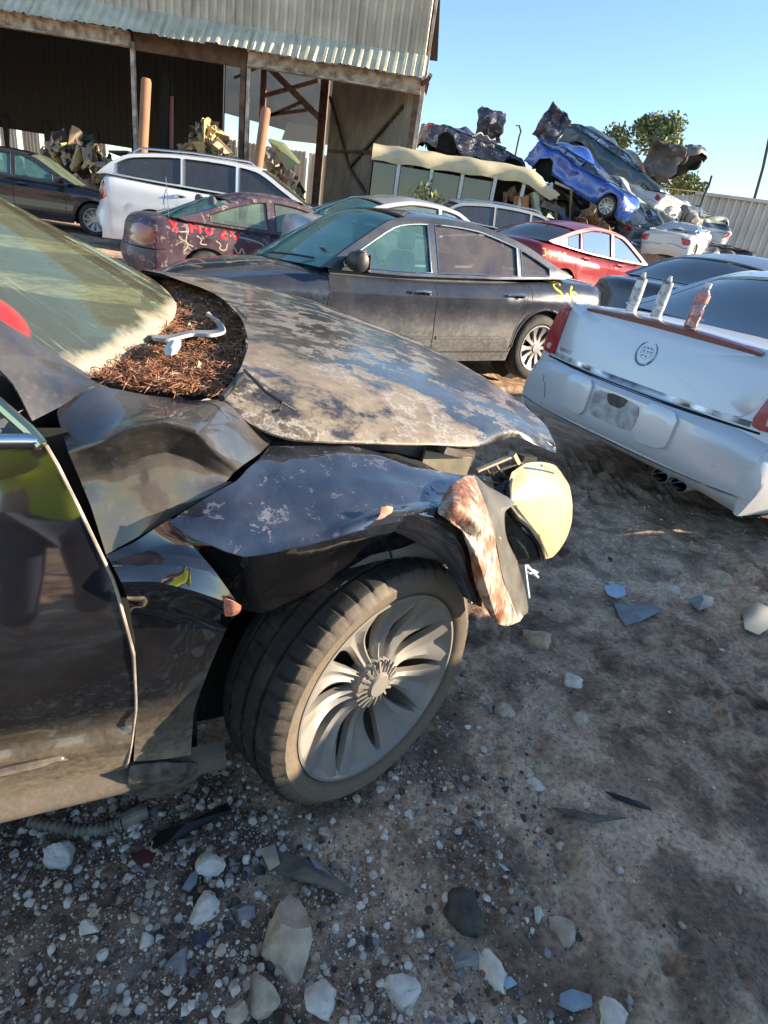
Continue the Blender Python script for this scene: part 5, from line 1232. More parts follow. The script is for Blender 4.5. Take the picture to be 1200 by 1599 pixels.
cx = shx(657, 140)                       # corner
zE = 4.98                                # eave
x = cx+.05; k = 0
while x > -24:
    x2 = x-1.2; mb = MB(); corr(mb, (x2-ox, 0), (x-ox, 0), zE+.55, 8.6, .24, .075); S(mb, 'wall_panel', steel)
    mb = MB(); sag = -.0; z0 = zE-.05+.02*math.sin(k*2.1)
    corr(mb, (x2-ox, -.62), (x+.03-ox, -.62), z0, zE+.56, .24, .075, top_off=-.0); 
    # tilt the awning: upper edge back to the wall
    mb.v = [(a, b+(.58 if c > zE+.3 else 0)+.0, c) for a, b, c in mb.v]; r_ = np.random.default_rng(k)
    mb.v = [(a, b+(r_.normal()*.012 if c < zE+.3 else 0), c+(r_.normal()*.012 if c < zE+.3 else 0)) for a, b, c in mb.v]
    S(mb, 'awning_panel', steel2); x = x2; k += 1
mb = MB(); mb.beam((cx+.06-ox, .06, .05), (cx+.06-ox, .06, 8.6), .12, .12); S(mb, 'corner_flashing', post_m)
mb = MB(); mb.box((cx-.06-ox, .12, 2.4), (.22, .2, 4.8)); S(mb, 'corner_column', rust_m)
xp1, xp2 = shx(209, 120), shx(389, 130)
for xa, xb, dy, zt in ((-24, xp1, 0, 0), (xp2, cx+.02, 0, 0)):
    mb = MB(); mb.box(((xa+xb)/2-ox, -.12, zE-.16), (xb-xa, .10, .34)); mb.box(((xa+xb)/2-ox, -.18, zE-.33), (xb-xa, .22, .03)); mb.box(((xa+xb)/2-ox, -.18, zE+.0), (xb-xa, .22, .03)); S(mb, 'header_beam', post_m)
mb = MB(); mb.box(((xp1+xp2)/2-ox, .1, zE-.12), (xp2-xp1, .10, .45)); S(mb, 'header_beam', rust_m)
for xq in (xp1, xp2):
    mb = MB(); mb.box((xq-ox, 0, 2.4), (.10, .12, 4.8)); S(mb, 'post', post_m)
mb = MB(); mb.box((xp2-.17-ox, .05, 2.4), (.14, .12, 4.8)); S(mb, 'post', rust_m)
mb = MB(); mb.tube([(cx+.02-ox, -.15, zE-.1), (cx+.18-ox, -.45, zE-.05), (cx+.24-ox, -.6, zE+.05)], .06, 6); S(mb, 'gutter_end', rust_m)
rag = P('red_rag', (.22, .05, .06), .9); mb = MB(); mb.add([(cx+.12-ox, -.5, zE-.1), (cx+.24-ox, -.55, zE-.12), (cx+.20-ox, -.52, zE-.42), (cx+.14-ox, -.5, zE-.32)], [(0, 1, 2, 3)]); S(mb, 'rag', rag)
# roof, side walls, back wall
SB = 33.0
mb = MB(); mb.box(((-26+cx)/2-ox, (SB-SY)/2+.1, 8.2), (cx+26, SB-SY, .1)); S(mb, 'roof_sheet', shade_steel)
mb = MB(); mb.box((-26-ox, (SB-SY)/2, 4), (.1, SB-SY, 8)); S(mb, 'side_wall', shade_steel)
WA = np.array([cx-.14-ox, .3]); WB = np.array([atY(512, 240, 28)[0]-ox, 8.0]); WL = np.linalg.norm(WB-WA); wd_ = (WB-WA)/WL; wn_ = np.array([-wd_[1], wd_[0]])
if wn_[1] > 0: wn_ = -wn_
y = 0.
while y < WL-.1:
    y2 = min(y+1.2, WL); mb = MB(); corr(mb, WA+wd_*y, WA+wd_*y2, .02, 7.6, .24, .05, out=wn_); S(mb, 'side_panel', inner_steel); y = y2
def onwall(u, v):
    best = None
    for t in np.linspace(0, 1, 60):
        p = WA+wd_*WL*t+wn_*.12; Y_ = SY+p[1]; q = atY(u, v, Y_); e_ = abs(q[0]-ox-p[0])
        if best is None or e_ < best[0]: best = (e_, (p[0], p[1], q[2]))
    return best[1]
for (u0, v0, u1, v1) in ((508, 150, 545, 262), (545, 262, 628, 165), (512, 235, 632, 240), (545, 262, 590, 330)):
    mb = MB(); mb.beam(onwall(u0, v0), onwall(u1, v1), .07, .08); S(mb, 'side_brace', rust_m)
xw = atY(352, 150, SB)[0]
mb = MB(); corr(mb, (-24-ox, SB-SY), (xw-ox, SB-SY), 2.75, 8.2, .3, .05); S(mb, 'back_wall', shade_steel)
mb = MB(); corr(mb, (atY(205, 200, SB)[0]-ox, SB-SY-.05), (xw-ox, SB-SY-.05), 0, 2.8, .3, .05); S(mb, 'back_wall', shade_steel)
for u in (12, 75, 150): q = atY(u, 200, SB); mb = MB(); mb.box((q[0]-ox, SB-SY-.1, 1.6), (.25, .15, 3.2)); S(mb, 'back_post', shade_steel)
# rear opening with its posts, cross bracing and the pale building beyond
q = atY(503, 200, 28.2); mb = MB(); mb.box((q[0]-ox, 28.2-SY, 3.6), (.32, .3, 7.2)); S(mb, 'rear_post', rust_m)
q = atY(411, 160, SB-1); mb = MB(); mb.box((q[0]-ox, SB-1-SY, 3.4), (.25, .2, 6.8)); S(mb, 'rear_post', rust_m)
q = atY(377, 150, SB-1); mb = MB(); mb.box((q[0]-ox, SB-1-SY, 3.4), (.14, .1, 6.8)); S(mb, 'rear_post', post_m)
for (u0, v0, u1, v1, wd) in ((418, 103, 505, 190, .26), (412, 150, 498, 126, .16), (420, 182, 470, 160, .13), (420, 180, 492, 170, .13), (366, 122, 420, 98, .1)):
    mb = MB(); a = atY(u0, v0, SB-1.4); b = atY(u1, v1, SB-1.4); mb.beam((a[0]-ox, SB-1.4-SY, a[2]), (b[0]-ox, SB-1.4-SY, b[2]), wd, wd); S(mb, 'roof_brace', rust_m)
pale = P('pale_sheet', (.26, .235, .19), .7, nz=.15, nscale=.8)
bb = thing('far_building', 'pale roofed building seen through the back opening of the shed', 'building', (0, 42, 0))
def Bq(name, pts, mat, yy=0.):
    v = [atY(u, v_, 42+yy) for u, v_ in pts]; v = [(p[0], yy, p[2]) for p in v]; w_ = [(a, b+.15, c) for a, b, c in v]; n_ = len(v)
    return mk(name, v+w_, [tuple(range(n_)), tuple(range(n_, 2*n_))[::-1]]+[(i, (i+1) % n_, n_+(i+1) % n_, n_+i) for i in range(n_)], mat, bb, 0)
Bq('gable_sheet', [(335, 70), (430, 80), (550, 90), (550, 240), (500, 222), (440, 202), (400, 190), (335, 172)], pale)
Bq('gable_sheet', [(450, 190), (500, 200), (530, 215), (530, 228), (440, 218)], P('beige_sheet', (.34, .30, .24), .7), -1.5)
fm_ = P('white_fence_sheet', (.68, .66, .58), .5, nz=.1); lf = thing('corrugated_fence', 'sunlit white corrugated fence glimpsed through the right rear opening of the shed', 'fence', (0, 38, 0), (0, 0, 0))
a, b = atY(340, 210, 38)[0], atY(512, 220, 38)[0]; xx = a
while xx < b:
    mb = MB(); corr(mb, (xx, 0), (xx+1.3, -.5), .2, 4.15, .3, .09, out=(0, -1)); mb.obj('fence_panel', fm_, lf, 0); xx += 1.3
lf2 = thing('corrugated_fence', 'sunlit fence sheets glimpsed low through the dark left back wall of the shed', 'fence', (0, 38, 0))
a, b = atY(0, 210, 38)[0], atY(170, 220, 38)[0]; xx = a
while xx < b:
    mb = MB(); corr(mb, (xx, 0), (xx+1.3, -.5), .2, 3.4, .3, .09, out=(0, -1)); mb.obj('fence_panel', fm_, lf2, 0); xx += 1.3
# bollards
bol = P('rust_paint_bollard', (.34, .17, .09), .8, col2=(.24, .13, .08), nscale=3, nz=.3)
for (u, v, u2, lab) in ((229, 122, 224, 'tall upright orange-brown steel bollard before the shed'), (416, 168, 402, 'orange-brown steel bollard leaning to the right before the shed')):
    a = atY(u, v, 18.2); b_ = atY(u2, v+100, 18.2); dirv = (a-b_)/np.linalg.norm(a-b_); base_ = a-dirv*(a[2]/dirv[2]); t = MB(); L = np.linalg.norm(a-base_)
    t.tube([(0, 0, 0), tuple(dirv*L*.98), tuple(dirv*L)], [.13, .13, .10], 14); o = t.obj('bollard', bol, None, 50); o.location = tuple(base_); tag(o, lab, 'bollard', 'bollards before the shed')
# scrap heaps
hm = [P('scrap_yellow', (.42, .33, .16), .6, nz=.3), P('scrap_dark', (.03, .03, .03), .7), P('scrap_grey', (.22, .21, .2), .5, .3), rust, P('scrap_tan', (.36, .27, .18), .7), P('scrap_green', (.22, .26, .13), .6)]
def heap(name, label, u, v, Y, wx, wz, n, seed, wts, dy=1.2, base_z=0):
    r_ = np.random.default_rng(seed); c_ = atY(u, v, Y); mb = MB()
    for i in range(n):
        a = r_.normal()*wx*.45; hh = max(0, 1-(abs(a)/wx)**1.5)*wz; z = base_z+(c_[2]-base_z+wz*0)*r_.random()**.5*(hh/wz+.001); s = r_.uniform(.08, .38)
        dims = np.array([s*1.3, s*r_.uniform(.15, 1.), s*r_.uniform(.02, .16)])
        mb.box((a, r_.uniform(-dy, dy), z), dims, int(r_.choice(len(hm), p=wts)), rot=tuple(r_.uniform(-1.4, 1.4, 3)), jit=s*.20)
    o = mb.obj(name, hm[0], None, 0, mats=hm); o.location = (c_[0], Y, 0); o['kind'] = 'stuff'; tag(o, label, 'scrap'); return o
heap('scrap_heap', 'heap of yellow and rusty scrap metal behind the white crossover', 325, 196, 19.2, 1.9, 1.6, 420, 21, [.42, .2, .08, .08, .2, .02], dy=.5)
heap('scrap_heap', 'heap of scrap behind the black sedan in the shed mouth', 120, 214, 19.2, 2.2, 1.3, 420, 22, [.22, .38, .12, .06, .2, .02], dy=.5)
heap('scrap_heap', 'scrap piled by the leaning bollard, green sheet on top', 440, 240, 19.2, 1.1, 1.1, 160, 23, [.25, .2, .15, .12, .13, .15], dy=.5)
gs = MB(); P0 = [atY(418, 218, 18.8), atY(440, 225, 18.8), atY(466, 256, 18.4), atY(448, 266, 18.4)]; gs.add(P0+[p+np.array([.05, .1, .05]) for p in P0], [(0, 1, 2, 3), (4, 7, 6, 5), (0, 4, 5, 1), (1, 5, 6, 2), (2, 6, 7, 3), (3, 7, 4, 0)]); o = gs.obj('sheet_metal', hm[5], None, 0); tag(o, 'bent olive green metal sheet leaning on the scrap near the leaning bollard', 'metal sheet')
ld = thing('loader_arm', 'dark upright hydraulic machine arm standing in the shadowed shed', 'machine', atY(262, 235, 22)*np.array([1, 1, 0]))
for (u0, v0, u1, v1, w_) in ((258, 235, 262, 110, .25), (262, 110, 270, 150, .18), (250, 180, 262, 140, .12), (268, 150, 268, 232, .10)):
    a = atY(u0, v0, 22)-np.array(ld.location); b_ = atY(u1, v1, 22)-np.array(ld.location); mb = MB(); mb.beam(a, b_, w_, w_); mb.obj('arm_section', dark_void if w_ > .11 else P('ram_red', (.3, .08, .06), .5), ld, 0)
mb = MB(); a = atY(455, 268, 19.0); mb.box((0, 0, .75), (2.7, .5, 1.5)); o = mb.obj('steel_bin', P('bin_dark', (.04, .045, .055), .6, nz=.3), None, 0); o.location = (atY(520, 300, 19)[0]-.1, 19.0, 0); o.rotation_euler = (0, 0, R(-6)); tag(o, 'low dark steel bin beside the shed corner with faint white lettering', 'bin')

# ------------------------------------------------------------------ wrecked bus
BY = 19.5
bus = thing('wrecked_bus', 'stripped cream-roofed bus wreck with torn open end, right of the shed', 'bus', (1.6, BY, 0), (0, 0, R(4)))
bl_ = np.linalg.inv(np.array(Matrix.Rotation(R(4), 3, 'Z')))
def bp(u, v, dy=0.): p = atY(u, v, BY+dy)-np.array([1.6, BY, 0]); return bl_@p
cr_roof = P('bus_roof_cream', (.70, .58, .33), .5, col2=(.48, .42, .30), nscale=1.5, nz=.2); bus_white = P('bus_white', (.55, .55, .53), .5, nz=.2)
x0, x1 = bp(636, 250)[0]-1.0, bp(868, 280)[0]; zr0, zr1 = bp(640, 242)[2], bp(862, 280)[2]+.1
prof = [(-.05, -.28), (-.08, -.1), (.0, .03), (.25, .12), (1.2, .2), (2.2, .12), (2.5, .0), (2.5, -.25)]
rows = []
for i, t in enumerate(np.linspace(0, 1, 16)):
    zz = zr0+(zr1-zr0)*t-(.35*max(0, t-.85)/.15); rows.append([(x0+(x1-x0)*t+.25*math.sin(j*1.7)*(t == 1), py+(.06*math.sin(i*1.3)), zz+pz+.02*math.sin(i*2.2+j)) for j, (py, pz) in enumerate(prof)])
sheet('roof', rows, cr_roof, bus, 2, .05, ang=40)
for t in (0.15, .33, .5, .68, .84):
    mb = MB(); xx = x0+(x1-x0)*t; mb.box((xx, -.02, (zr0+zr1)/2-.85), (.10, .06, 1.3)); mb.obj('window_pillar', bus_white, bus, 0)
xs_ = [.0, .15, .33, .5, .68]
for i, t in enumerate(xs_[:-1]):
    a = x0+(x1-x0)*t+.07; b_ = x0+(x1-x0)*xs_[i+1]-.07; mb = MB(); mb.box(((a+b_)/2, .02, zr0-.80), (b_-a, .012, .95)); mb.obj('bus_window', glass('bus_glass', (.25, .27, .22), .1, .35, dustcol=(.30, .27, .20)), bus, 0)
mb = MB(); mb.box(((x0+x1)/2-.4, .03, .85), (x1-x0-1.2, .08, 1.1)); mb.obj('side_panel', bus_white, bus, 0)
mb = MB(); mb.box(((x0+x1)/2-.4, -.02, 1.15), (x1-x0-1.3, .03, .12)); mb.obj('side_stripe', P('stripe_dark', (.04, .04, .05), .5), bus, 0)
mb = MB(); mb.box(((x0+x1)/2, 1.2, .5), (x1-x0, 2.3, .1)); mb.box(((x0+x1)/2, 2.42, 1.75), (x1-x0, .06, 3.1)); mb.box((x0, 1.2, 1.6), (.06, 2.4, 2.6)); mb.obj('bus_shell', P('bus_inside', (.10, .085, .07), .8, nz=.4), bus, 0)
for (u0, v0, u1, v1, w_, m_) in ((862, 285, 858, 392, .05, bus_white), (893, 296, 888, 395, .05, rust), (868, 285, 895, 298, .07, cr_roof), (815, 305, 812, 345, .35, P('orange_seat', (.50, .20, .08), .7)), (835, 300, 842, 350, .22, P('pale_green', (.4, .46, .33), .6)), (845, 318, 880, 330, .18, steel_dirty), (850, 345, 866, 360, .35, black_plastic), (868, 340, 880, 385, .12, steel_dirty), (838, 290, 870, 310, .12, P('board_cream', (.5, .45, .33), .7)), (840, 372, 885, 380, .15, steel_dirty), (790, 300, 786, 345, .1, rust), (876, 330, 884, 350, .16, P('scrap_blue', (.10, .13, .18), .5)), (855, 300, 862, 330, .2, dark_void), (880, 360, 892, 378, .2, steel_dirty)):
    mb = MB(); mb.beam(bp(u0, v0, .15), bp(u1, v1, .3), w_, w_*.7); mb.v = [tuple(np.array(p)+rng.normal(size=3)*.02) for p in mb.v]; mb.obj('wreck_piece', m_, bus, 0)
r9 = np.random.default_rng(9); mb = MB()
for i in range(170):
    mb.box((r9.uniform(x1-1.2, x1+.35), r9.uniform(0, 1.8), r9.uniform(.4, zr1-.5)), r9.uniform(.05, .38, 3)*np.array([1, .6, .7]), int(r9.integers(0, 6)), rot=tuple(r9.uniform(-1, 1, 3)), jit=.02)
o = mb.obj('tangled_fittings', hm[0], bus, 0, mats=hm); o['kind'] = 'stuff'

# ------------------------------------------------------------------ stacked wrecks
def wreck(label, u, v, Y, yaw, pit, rol, paintm, spec=SEDAN, scale=.9, seed=1, amt=.10, roof=.35, missing=(), glassm=None, name='wrecked_car'):
    p = atY(u, v, Y); c = build_car(name, label, spec, (0, 0, 0), (0, 0, 0), paintm, glassm or g_dark, step=.14, group='wrecked cars stacked right of the bus', scale=scale, missing=missing, interior=False, cat='wrecked car')
    patch(c, 'head_lamp', [(.45, .60), (.70, .58), (.66, .70), (.45, .70)], 'front', clear_lamp, .012); patch(c, 'head_lamp', [(-.45, .60), (-.70, .58), (-.66, .70), (-.45, .70)], 'front', clear_lamp, .012)
    for k in range(7): patch(c, 'grille_bar', [(-.30+k*.10-.03, .50), (-.30+k*.10+.03, .50), (-.30+k*.10+.03, .68), (-.30+k*.10-.03, .68)], 'front', dark_void, .006)
    for sg in (1, -1): patch(c, 'tail_lamp', [(sg*.55, .90), (sg*.80, .88), (sg*.82, .70), (sg*.60, .70)], 'rear', red_lamp, .01)
    ribbon(c, 'bumper_seam', [(.75, .52), (0, .5), (-.75, .52)], 'front', gap, .015, .003); ribbon(c, 'bumper_seam', [(.75, .60), (0, .6), (-.75, .60)], 'rear', gap, .015, .003)
    for s_ in ('left', 'right'): doorlines(c, s_)
    crush(c, seed, amt, roof); m_ = Euler((R(rol), R(pit), R(yaw))).to_matrix(); ctr = m_@(Vector((-1.45, 0, .75))*scale)
    c.root.rotation_euler = (R(rol), R(pit), R(yaw)); c.root.location = Vector(p)-ctr; return c
blue = paint('blue_paint', (.015, .07, .36), .12, (.2, .2, .2), .22, .2, low=.1, scale=2, coat=1.)
blue2 = paint('navy_wreck_paint', (.02, .03, .08), .3, (.2, .18, .15), .35, .2, low=.2, scale=3, peel=.1)
wh2 = paint('white_wreck_paint', (.55, .56, .54), .25, (.3, .25, .2), .4, 0, low=.5, scale=3)
olv = paint('pale_green_wreck_paint', (.30, .34, .28), .25, (.3, .25, .2), .4, .1, low=.4, scale=3)
gry = paint('grey_wreck_paint', (.11, .12, .13), .4, (.25, .2, .16), .4, .3, low=.5, scale=3)
drk = paint('dark_wreck_paint', (.02, .022, .025), .35, (.2, .16, .13), .35, .2, low=.5, scale=3)
wreck('crushed navy wreck lying on its side on top of the bus', 742, 230, 21.6, 15, 6, 0, blue2, scale=.76, seed=3, amt=.22, roof=.95, missing=[('wheel', 0., 1), ('wheel', 0., -1), ('wheel', -2.85, 1), ('wheel', -2.85, -1)])
wreck('bright blue hatchback tipped nose-down on the stack of wrecks', 915, 278, 20.5, -28, 19, 3, blue, SUV, .80, 4, .11, .55, missing=[('wheel', -2.80, -1)])
wreck('dark wreck with a pale green window under the blue hatchback', 948, 350, 21.5, -30, 24, 4, drk, SEDAN, .92, 5, .10, .3, glassm=g_green)
wreck('dark blue wreck behind and above the blue hatchback', 960, 262, 23.5, -22, 22, 0, paint('teal_wreck_paint', (.03, .07, .10), .3, (.2, .18, .15), .3, .2, low=.2), SUV, .95, 6, .10, .5)
wreck('white wreck with vertical grille slots poking out right of the blue hatchback', 985, 330, 22.0, -36, 26, 0, wh2, SUV, .82, 7, .09, .5)
wreck('grey wreck upended at the right of the stack', 1035, 262, 25, -50, -30, 0, gry, SEDAN, .62, 8, .16, .6)
wreck('dark wreck at the foot of the stack under the white one', 960, 372, 20.5, -10, 8, 4, drk, SEDAN, .85, 9, .16, .8)
wreck('pale green bumperless wreck low in the stack', 1020, 352, 21.5, -55, 12, 0, olv, SEDAN, .85, 10, .12, .6)
wreck('white wreck seen from behind low at the right of the stack', 1062, 368, 20.0, 60, -6, 0, wh2, SEDAN, .78, 11, .12, .9)
wreck('silver wreck rightmost and low in the stack', 1100, 362, 24, 70, -5, 0, paint('silver_wreck_paint', (.40, .42, .43), .25, (.3, .25, .2), .3, .4, low=.3), SEDAN, .85, 12, .12, .8)
wreck('dusty grey wreck flattened beneath the other cars of the stack', 1015, 395, 22, -5, 4, 0, gry, SEDAN, .9, 13, .14, .9)
wreck('white wreck wedged sideways in the middle of the stack', 1045, 338, 23, 35, 14, 5, wh2, SUV, .75, 14, .10, .7)
wreck('dark wreck resting on the ground left of the white ones', 990, 392, 19.5, 25, 2, 3, gry, SEDAN, .75, 15, .14, .8)
wreck('olive wreck between the bus end and the stack', 930, 385, 19.4, 50, 5, 4, drk, SEDAN, .8, 16, .14, .7)
for i, (u, v, Y, yw, pt, pm, sc, lab) in enumerate(((1000, 300, 22.8, -30, 20, wh2, .7, 'small white wreck between the blue hatchback and the upended grey one'), (1030, 318, 23.5, -45, 5, gry, .7, 'grey wreck below the upended one in the stack'), (1075, 340, 24.0, 20, -5, olv, .7, 'pale green wreck high at the right end of the stack'),
    (1045, 378, 20.5, 10, 4, gry, .75, 'dusty wreck on the ground before the rear-facing white one'), (1120, 392, 22.5, 5, 0, drk, .75, 'dark flattened wreck at the far right foot of the stack'), (880, 320, 23.5, -10, 14, drk, .8, 'dark wreck propped behind the torn end of the bus'))):
    wreck(lab, u, v, Y, yw, pt, 3, pm, SEDAN, sc, 60+i, .16, .8)
# crumpled panels and loose body parts on the stack, each its own thing
def crumple(label, u, v, Y, s, m_, seed, up=1.0, rot=(0, 0, 0)):
    r_ = np.random.default_rng(seed); a = 7; rows = []
    for i in range(a): rows.append([((j/(a-1)-.5)*s+r_.normal()*s*.05, .22*s*math.sin(i*1.4+seed)+r_.normal()*s*.10, (i/(a-1)-.5)*s*up+r_.normal()*s*.05) for j in range(a)])
    o = sheet('crumpled_panel', rows, m_, None, 2, .03, ang=35); o.location = tuple(atY(u, v, Y)); o.rotation_euler = rot; tag(o, label, 'car panel'); return o
crumple('crumpled dark blue panel standing on the wreck above the bus roof', 767, 195, 21.8, .85, blue2, 31, 1.0)
crumple('small torn white panel below the standing blue panel on the bus roof', 752, 225, 21.2, .8, wh2, 32, .5)
crumple('twisted dark door frame standing up behind the blue hatchback', 862, 200, 20.8, .75, blue2, 33, 1.2, (0, .5, 0))
crumple('bent grey bonnet leaning at the top right of the stack', 1035, 252, 24, 1.15, gry, 34, 1.0, (.3, .2, -.4))
crumple('crumpled rusty panel between the bus end and the stack', 925, 350, 19.4, .9, rust, 35, .6, (0, .6, 0))
crumple('pale crumpled bumper hanging from the low green wreck', 1003, 375, 20, .9, olv, 36, .4, (0, .5, 0))
heap('scrap_heap', 'car fragments spilling from the foot of the stack of wrecks', 1000, 385, 20.5, 4.2, 1.8, 520, 24, [.06, .42, .26, .12, .10, .04])
heap('scrap_heap', 'dark tangle of car parts filling the stack between the blue hatchback and the white wrecks', 1035, 325, 22.5, 3.6, 2.6, 650, 26, [.02, .55, .25, .08, .06, .04])
heap('scrap_heap', 'torn scrap at the open end of the bus', 905, 385, 19.0, 1.8, 1.2, 200, 25, [.08, .32, .22, .2, .15, .03])

# ------------------------------------------------------------------ white ribbed container / building at right
cb = thing('white_building', 'long low white ribbed metal building at the right edge', 'building', (atY(1092, 320, 30)[0], 30, 0), (0, 0, R(-18)))
wr = P('ribbed_white', (.60, .58, .53), .5, nz=.12, nscale=1.0); fl_ = P('ribbed_groove', (.25, .24, .23), .6)
hgt = 4.35; xx = 0
while xx < 11:
    mb = MB(); corr(mb, (xx, 0), (xx+1.2, 0), 0, hgt, .30, .11); mb.obj('wall_panel', wr, cb, 0); xx += 1.2
mb = MB(); corr(mb, (-.0, 0), (-2.6, 3.2), 0, hgt, .30, .05, out=(-.6, -.6)); mb.obj('end_wall', wr, cb, 0)
mb = MB(); mb.box((5.4, -.08, hgt+.05), (11.4, .3, .12)); mb.obj('roof_edge', wr, cb, 0)
mb = MB(); mb.add([(-.1, -.2, hgt+.11), (11.5, -.2, hgt+.11), (9, 3.2, hgt+.4), (-2.6, 3.2, hgt+.4)], [(0, 1, 2, 3)]); mb.obj('roof', wr, cb, 0)

# ------------------------------------------------------------------ poles, trees, shrub
def pole(label, pts, Y, r_, name='utility_pole', cat='pole'):
    P_ = [atY(u, v, Y) for u, v in pts]; b_ = P_[0].copy(); base_ = np.array([b_[0], Y, 0]); t = MB()
    t.tube([(0, 0, 0)]+[tuple(p-base_) for p in P_], [r_]*(len(P_)+1), 8); o = t.obj(name, P('pole_dark', (.06, .055, .05), .7), None, 50); o.location = tuple(base_); tag(o, label, cat); return o
pl_ = pole('dark pole rising over the white building at the right edge', [(1178, 312), (1192, 262), (1202, 215)], 31, .07)
mb = MB(); w0 = atY(1150, 300, 31); 
o = pole('short dark mast with a bracket on the white building roof', [(1100, 305), (1108, 288), (1112, 274)], 29, .05); 
o = pole('thin lamp pole with a small hooked head behind the bus wreck', [(806, 238), (811, 214), (814, 205), (811, 196), (806, 196)], 26, .035, 'lamp_pole', 'lamp pole')
bark = P('bark', (.12, .09, .07), .9, nz=.3); leafs = [P('leaf_dark', (.08, .12, .04), .6), P('leaf_mid', (.14, .19, .06), .6), P('leaf_light', (.28, .30, .12), .6)]
def tree(label, u, v, Y, w_, h_, seed, name='tree', n=2600, leaf=.16, open_=.5):
    c_ = atY(u, v, Y); root = thing(name, label, 'tree', (c_[0], Y, 0), group='trees behind the yard'); r_ = np.random.default_rng(seed)
    z = c_[2]; tr = MB(); tr.tube([(0, 0, 0), (.1, 0, z*.4), (-.05, 0, z-.3*h_), (.05, 0, z+.2*h_)], [.28, .22, .15, .05], 8)
    bl2 = []
    for i in range(16):
        a = r_.uniform(0, 6.28); rr = r_.uniform(.25, 1); q = np.array([math.cos(a)*w_*.42*rr, math.sin(a)*w_*.4*rr, z+h_*r_.uniform(-.42, .46)*(1.1-.5*rr)]); bl2.append((q, r_.uniform(.14, .30)*w_))
        tr.tube([(0, 0, z-.25*h_), tuple(q*np.array([.5, .5, 1])-np.array([0, 0, .1*h_])), tuple(q)], [.09, .05, .02], 5)
    tr.obj('trunk', bark, root); lf_ = MB()
    for i in range(n):
        q, s = bl2[r_.integers(16)]; d = r_.normal(size=3); d /= np.linalg.norm(d); p = q+d*s*r_.uniform(.55, 1.05)*np.array([1, 1, .8]); a = r_.normal(size=3); a /= np.linalg.norm(a); b2 = np.cross(a, r_.normal(size=3)); b2 /= np.linalg.norm(b2)
        l_ = leaf*r_.uniform(.6, 1.4); lf_.add([p-a*l_, p-b2*l_*.6, p+a*l_, p+b2*l_*.6], [(0, 1, 2, 3)], int(r_.integers(3)))
    lf_.obj('crown', leafs[0], root, 0, mats=leafs)
tree('tall pale green tree standing behind the top of the stack', 1024, 216, 45, 3.5, 2.7, 41, n=3000, leaf=.13)
tree('smaller tree left of the tall one, behind the blue hatchback', 958, 222, 47, 2.5, 1.5, 42, n=1500, leaf=.11)
tree('round-topped tree behind the white building', 1086, 292, 46, 2.6, 1.4, 43, n=1500, leaf=.11)
tree('low tree top just above the white building near the first pole', 1055, 290, 50, 2.0, 1.2, 44, n=900, leaf=.11)
def weed(label, u, v, Y, h_, seed):
    c_ = atY(u, v, Y); r_ = np.random.default_rng(seed); root = thing('weed_shrub', label, 'shrub', (c_[0], Y, 0)); st = MB(); lf_ = MB()
    for i in range(9):
        a = r_.uniform(0, 6.28); top = np.array([math.cos(a)*.55*r_.random(), math.sin(a)*.4, h_*r_.uniform(.65, 1.)]); st.tube([(0, 0, 0), tuple(top*np.array([.3, .3, .6])), tuple(top)], [.03, .02, .008], 5)
        for k in range(95):
            t = r_.uniform(.25, 1.05); p = top*np.array([.3, .3, .6])*min(1, 2*t)*(1 if t < .5 else 1)+(top-top*np.array([.3, .3, .6]))*max(0, 2*t-1)+r_.normal(size=3)*.16; a_ = r_.normal(size=3); a_ /= np.linalg.norm(a_); b2 = np.cross(a_, [0, 0, 1]); b2 /= np.linalg.norm(b2)+1e-6
            lf_.add([p-a_*.12, p-b2*.035, p+a_*.12, p+b2*.035], [(0, 1, 2, 3)], int(r_.integers(3)))
    st.obj('stems', leafs[0], root, 40); lf_.obj('leaves', leafs[0], root, 0, mats=leafs)
weed('leafy green shrub growing at the shed corner before the bus', 668, 300, 18.6, 2.3, 51)

# ------------------------------------------------------------------ litter on the dirt
def gpos(u, v): p = onz(u, v, 0); p = onz(u, v, ghf(p[0], p[1])); return p
hs = P('hose_plastic', (.19, .165, .13), .6, nz=.3, nscale=30)
mb = MB(); pth = [gpos(50, 1288), gpos(85, 1296), gpos(120, 1303), gpos(160, 1300), gpos(190, 1288)]; cv = catmull(np.array(pth), 16)
cv[:, 2] += .012; mb.tube(cv, [.011+.0035*(i % 4 < 2) for i in range(len(cv))], 14); mb.tube([cv[-1], gpos(205, 1282)+np.array([0, 0, .014]), gpos(228, 1272)+np.array([0, 0, .014])], [.016, .019, .019], 14)
o = mb.obj('ribbed_hose', hs, None, 25); tag(o, 'broken brown ribbed air hose lying under the sill of the black car', 'hose')
bp2 = P('litter_black', (.018, .018, .02), .35, nz=.3); bluew = P('litter_blue', (.42, .58, .72), .4); gr2 = P('litter_grey', (.22, .24, .25), .5, nz=.2); mudm = P('litter_mud', (.12, .10, .08), .8, nz=.4)
def shard(label, pts, m_, th=.004, up=.006, name='plastic_shard', cat='plastic piece', curl=0.):
    v = [gpos(u, v_)+np.array([0, 0, up+curl*math.sin(3.1*i/len(pts))]) for i, (u, v_) in enumerate(pts)]; c_ = np.mean(v, axis=0); n_ = len(v)
    v = [p-c_ for p in v]; top = [p+np.array([0, 0, th]) for p in v]; ctr = np.array([0, 0, th+.004+curl*.5])
    o = mk(name, v+top+[ctr], [tuple(range(n_))[::-1]]+[(i, (i+1) % n_, n_+(i+1) % n_, n_+i) for i in range(n_)]+[(n_+i, n_+(i+1) % n_, 2*n_) for i in range(n_)], m_, None, 25); o.location = tuple(c_); tag(o, label, cat); return o
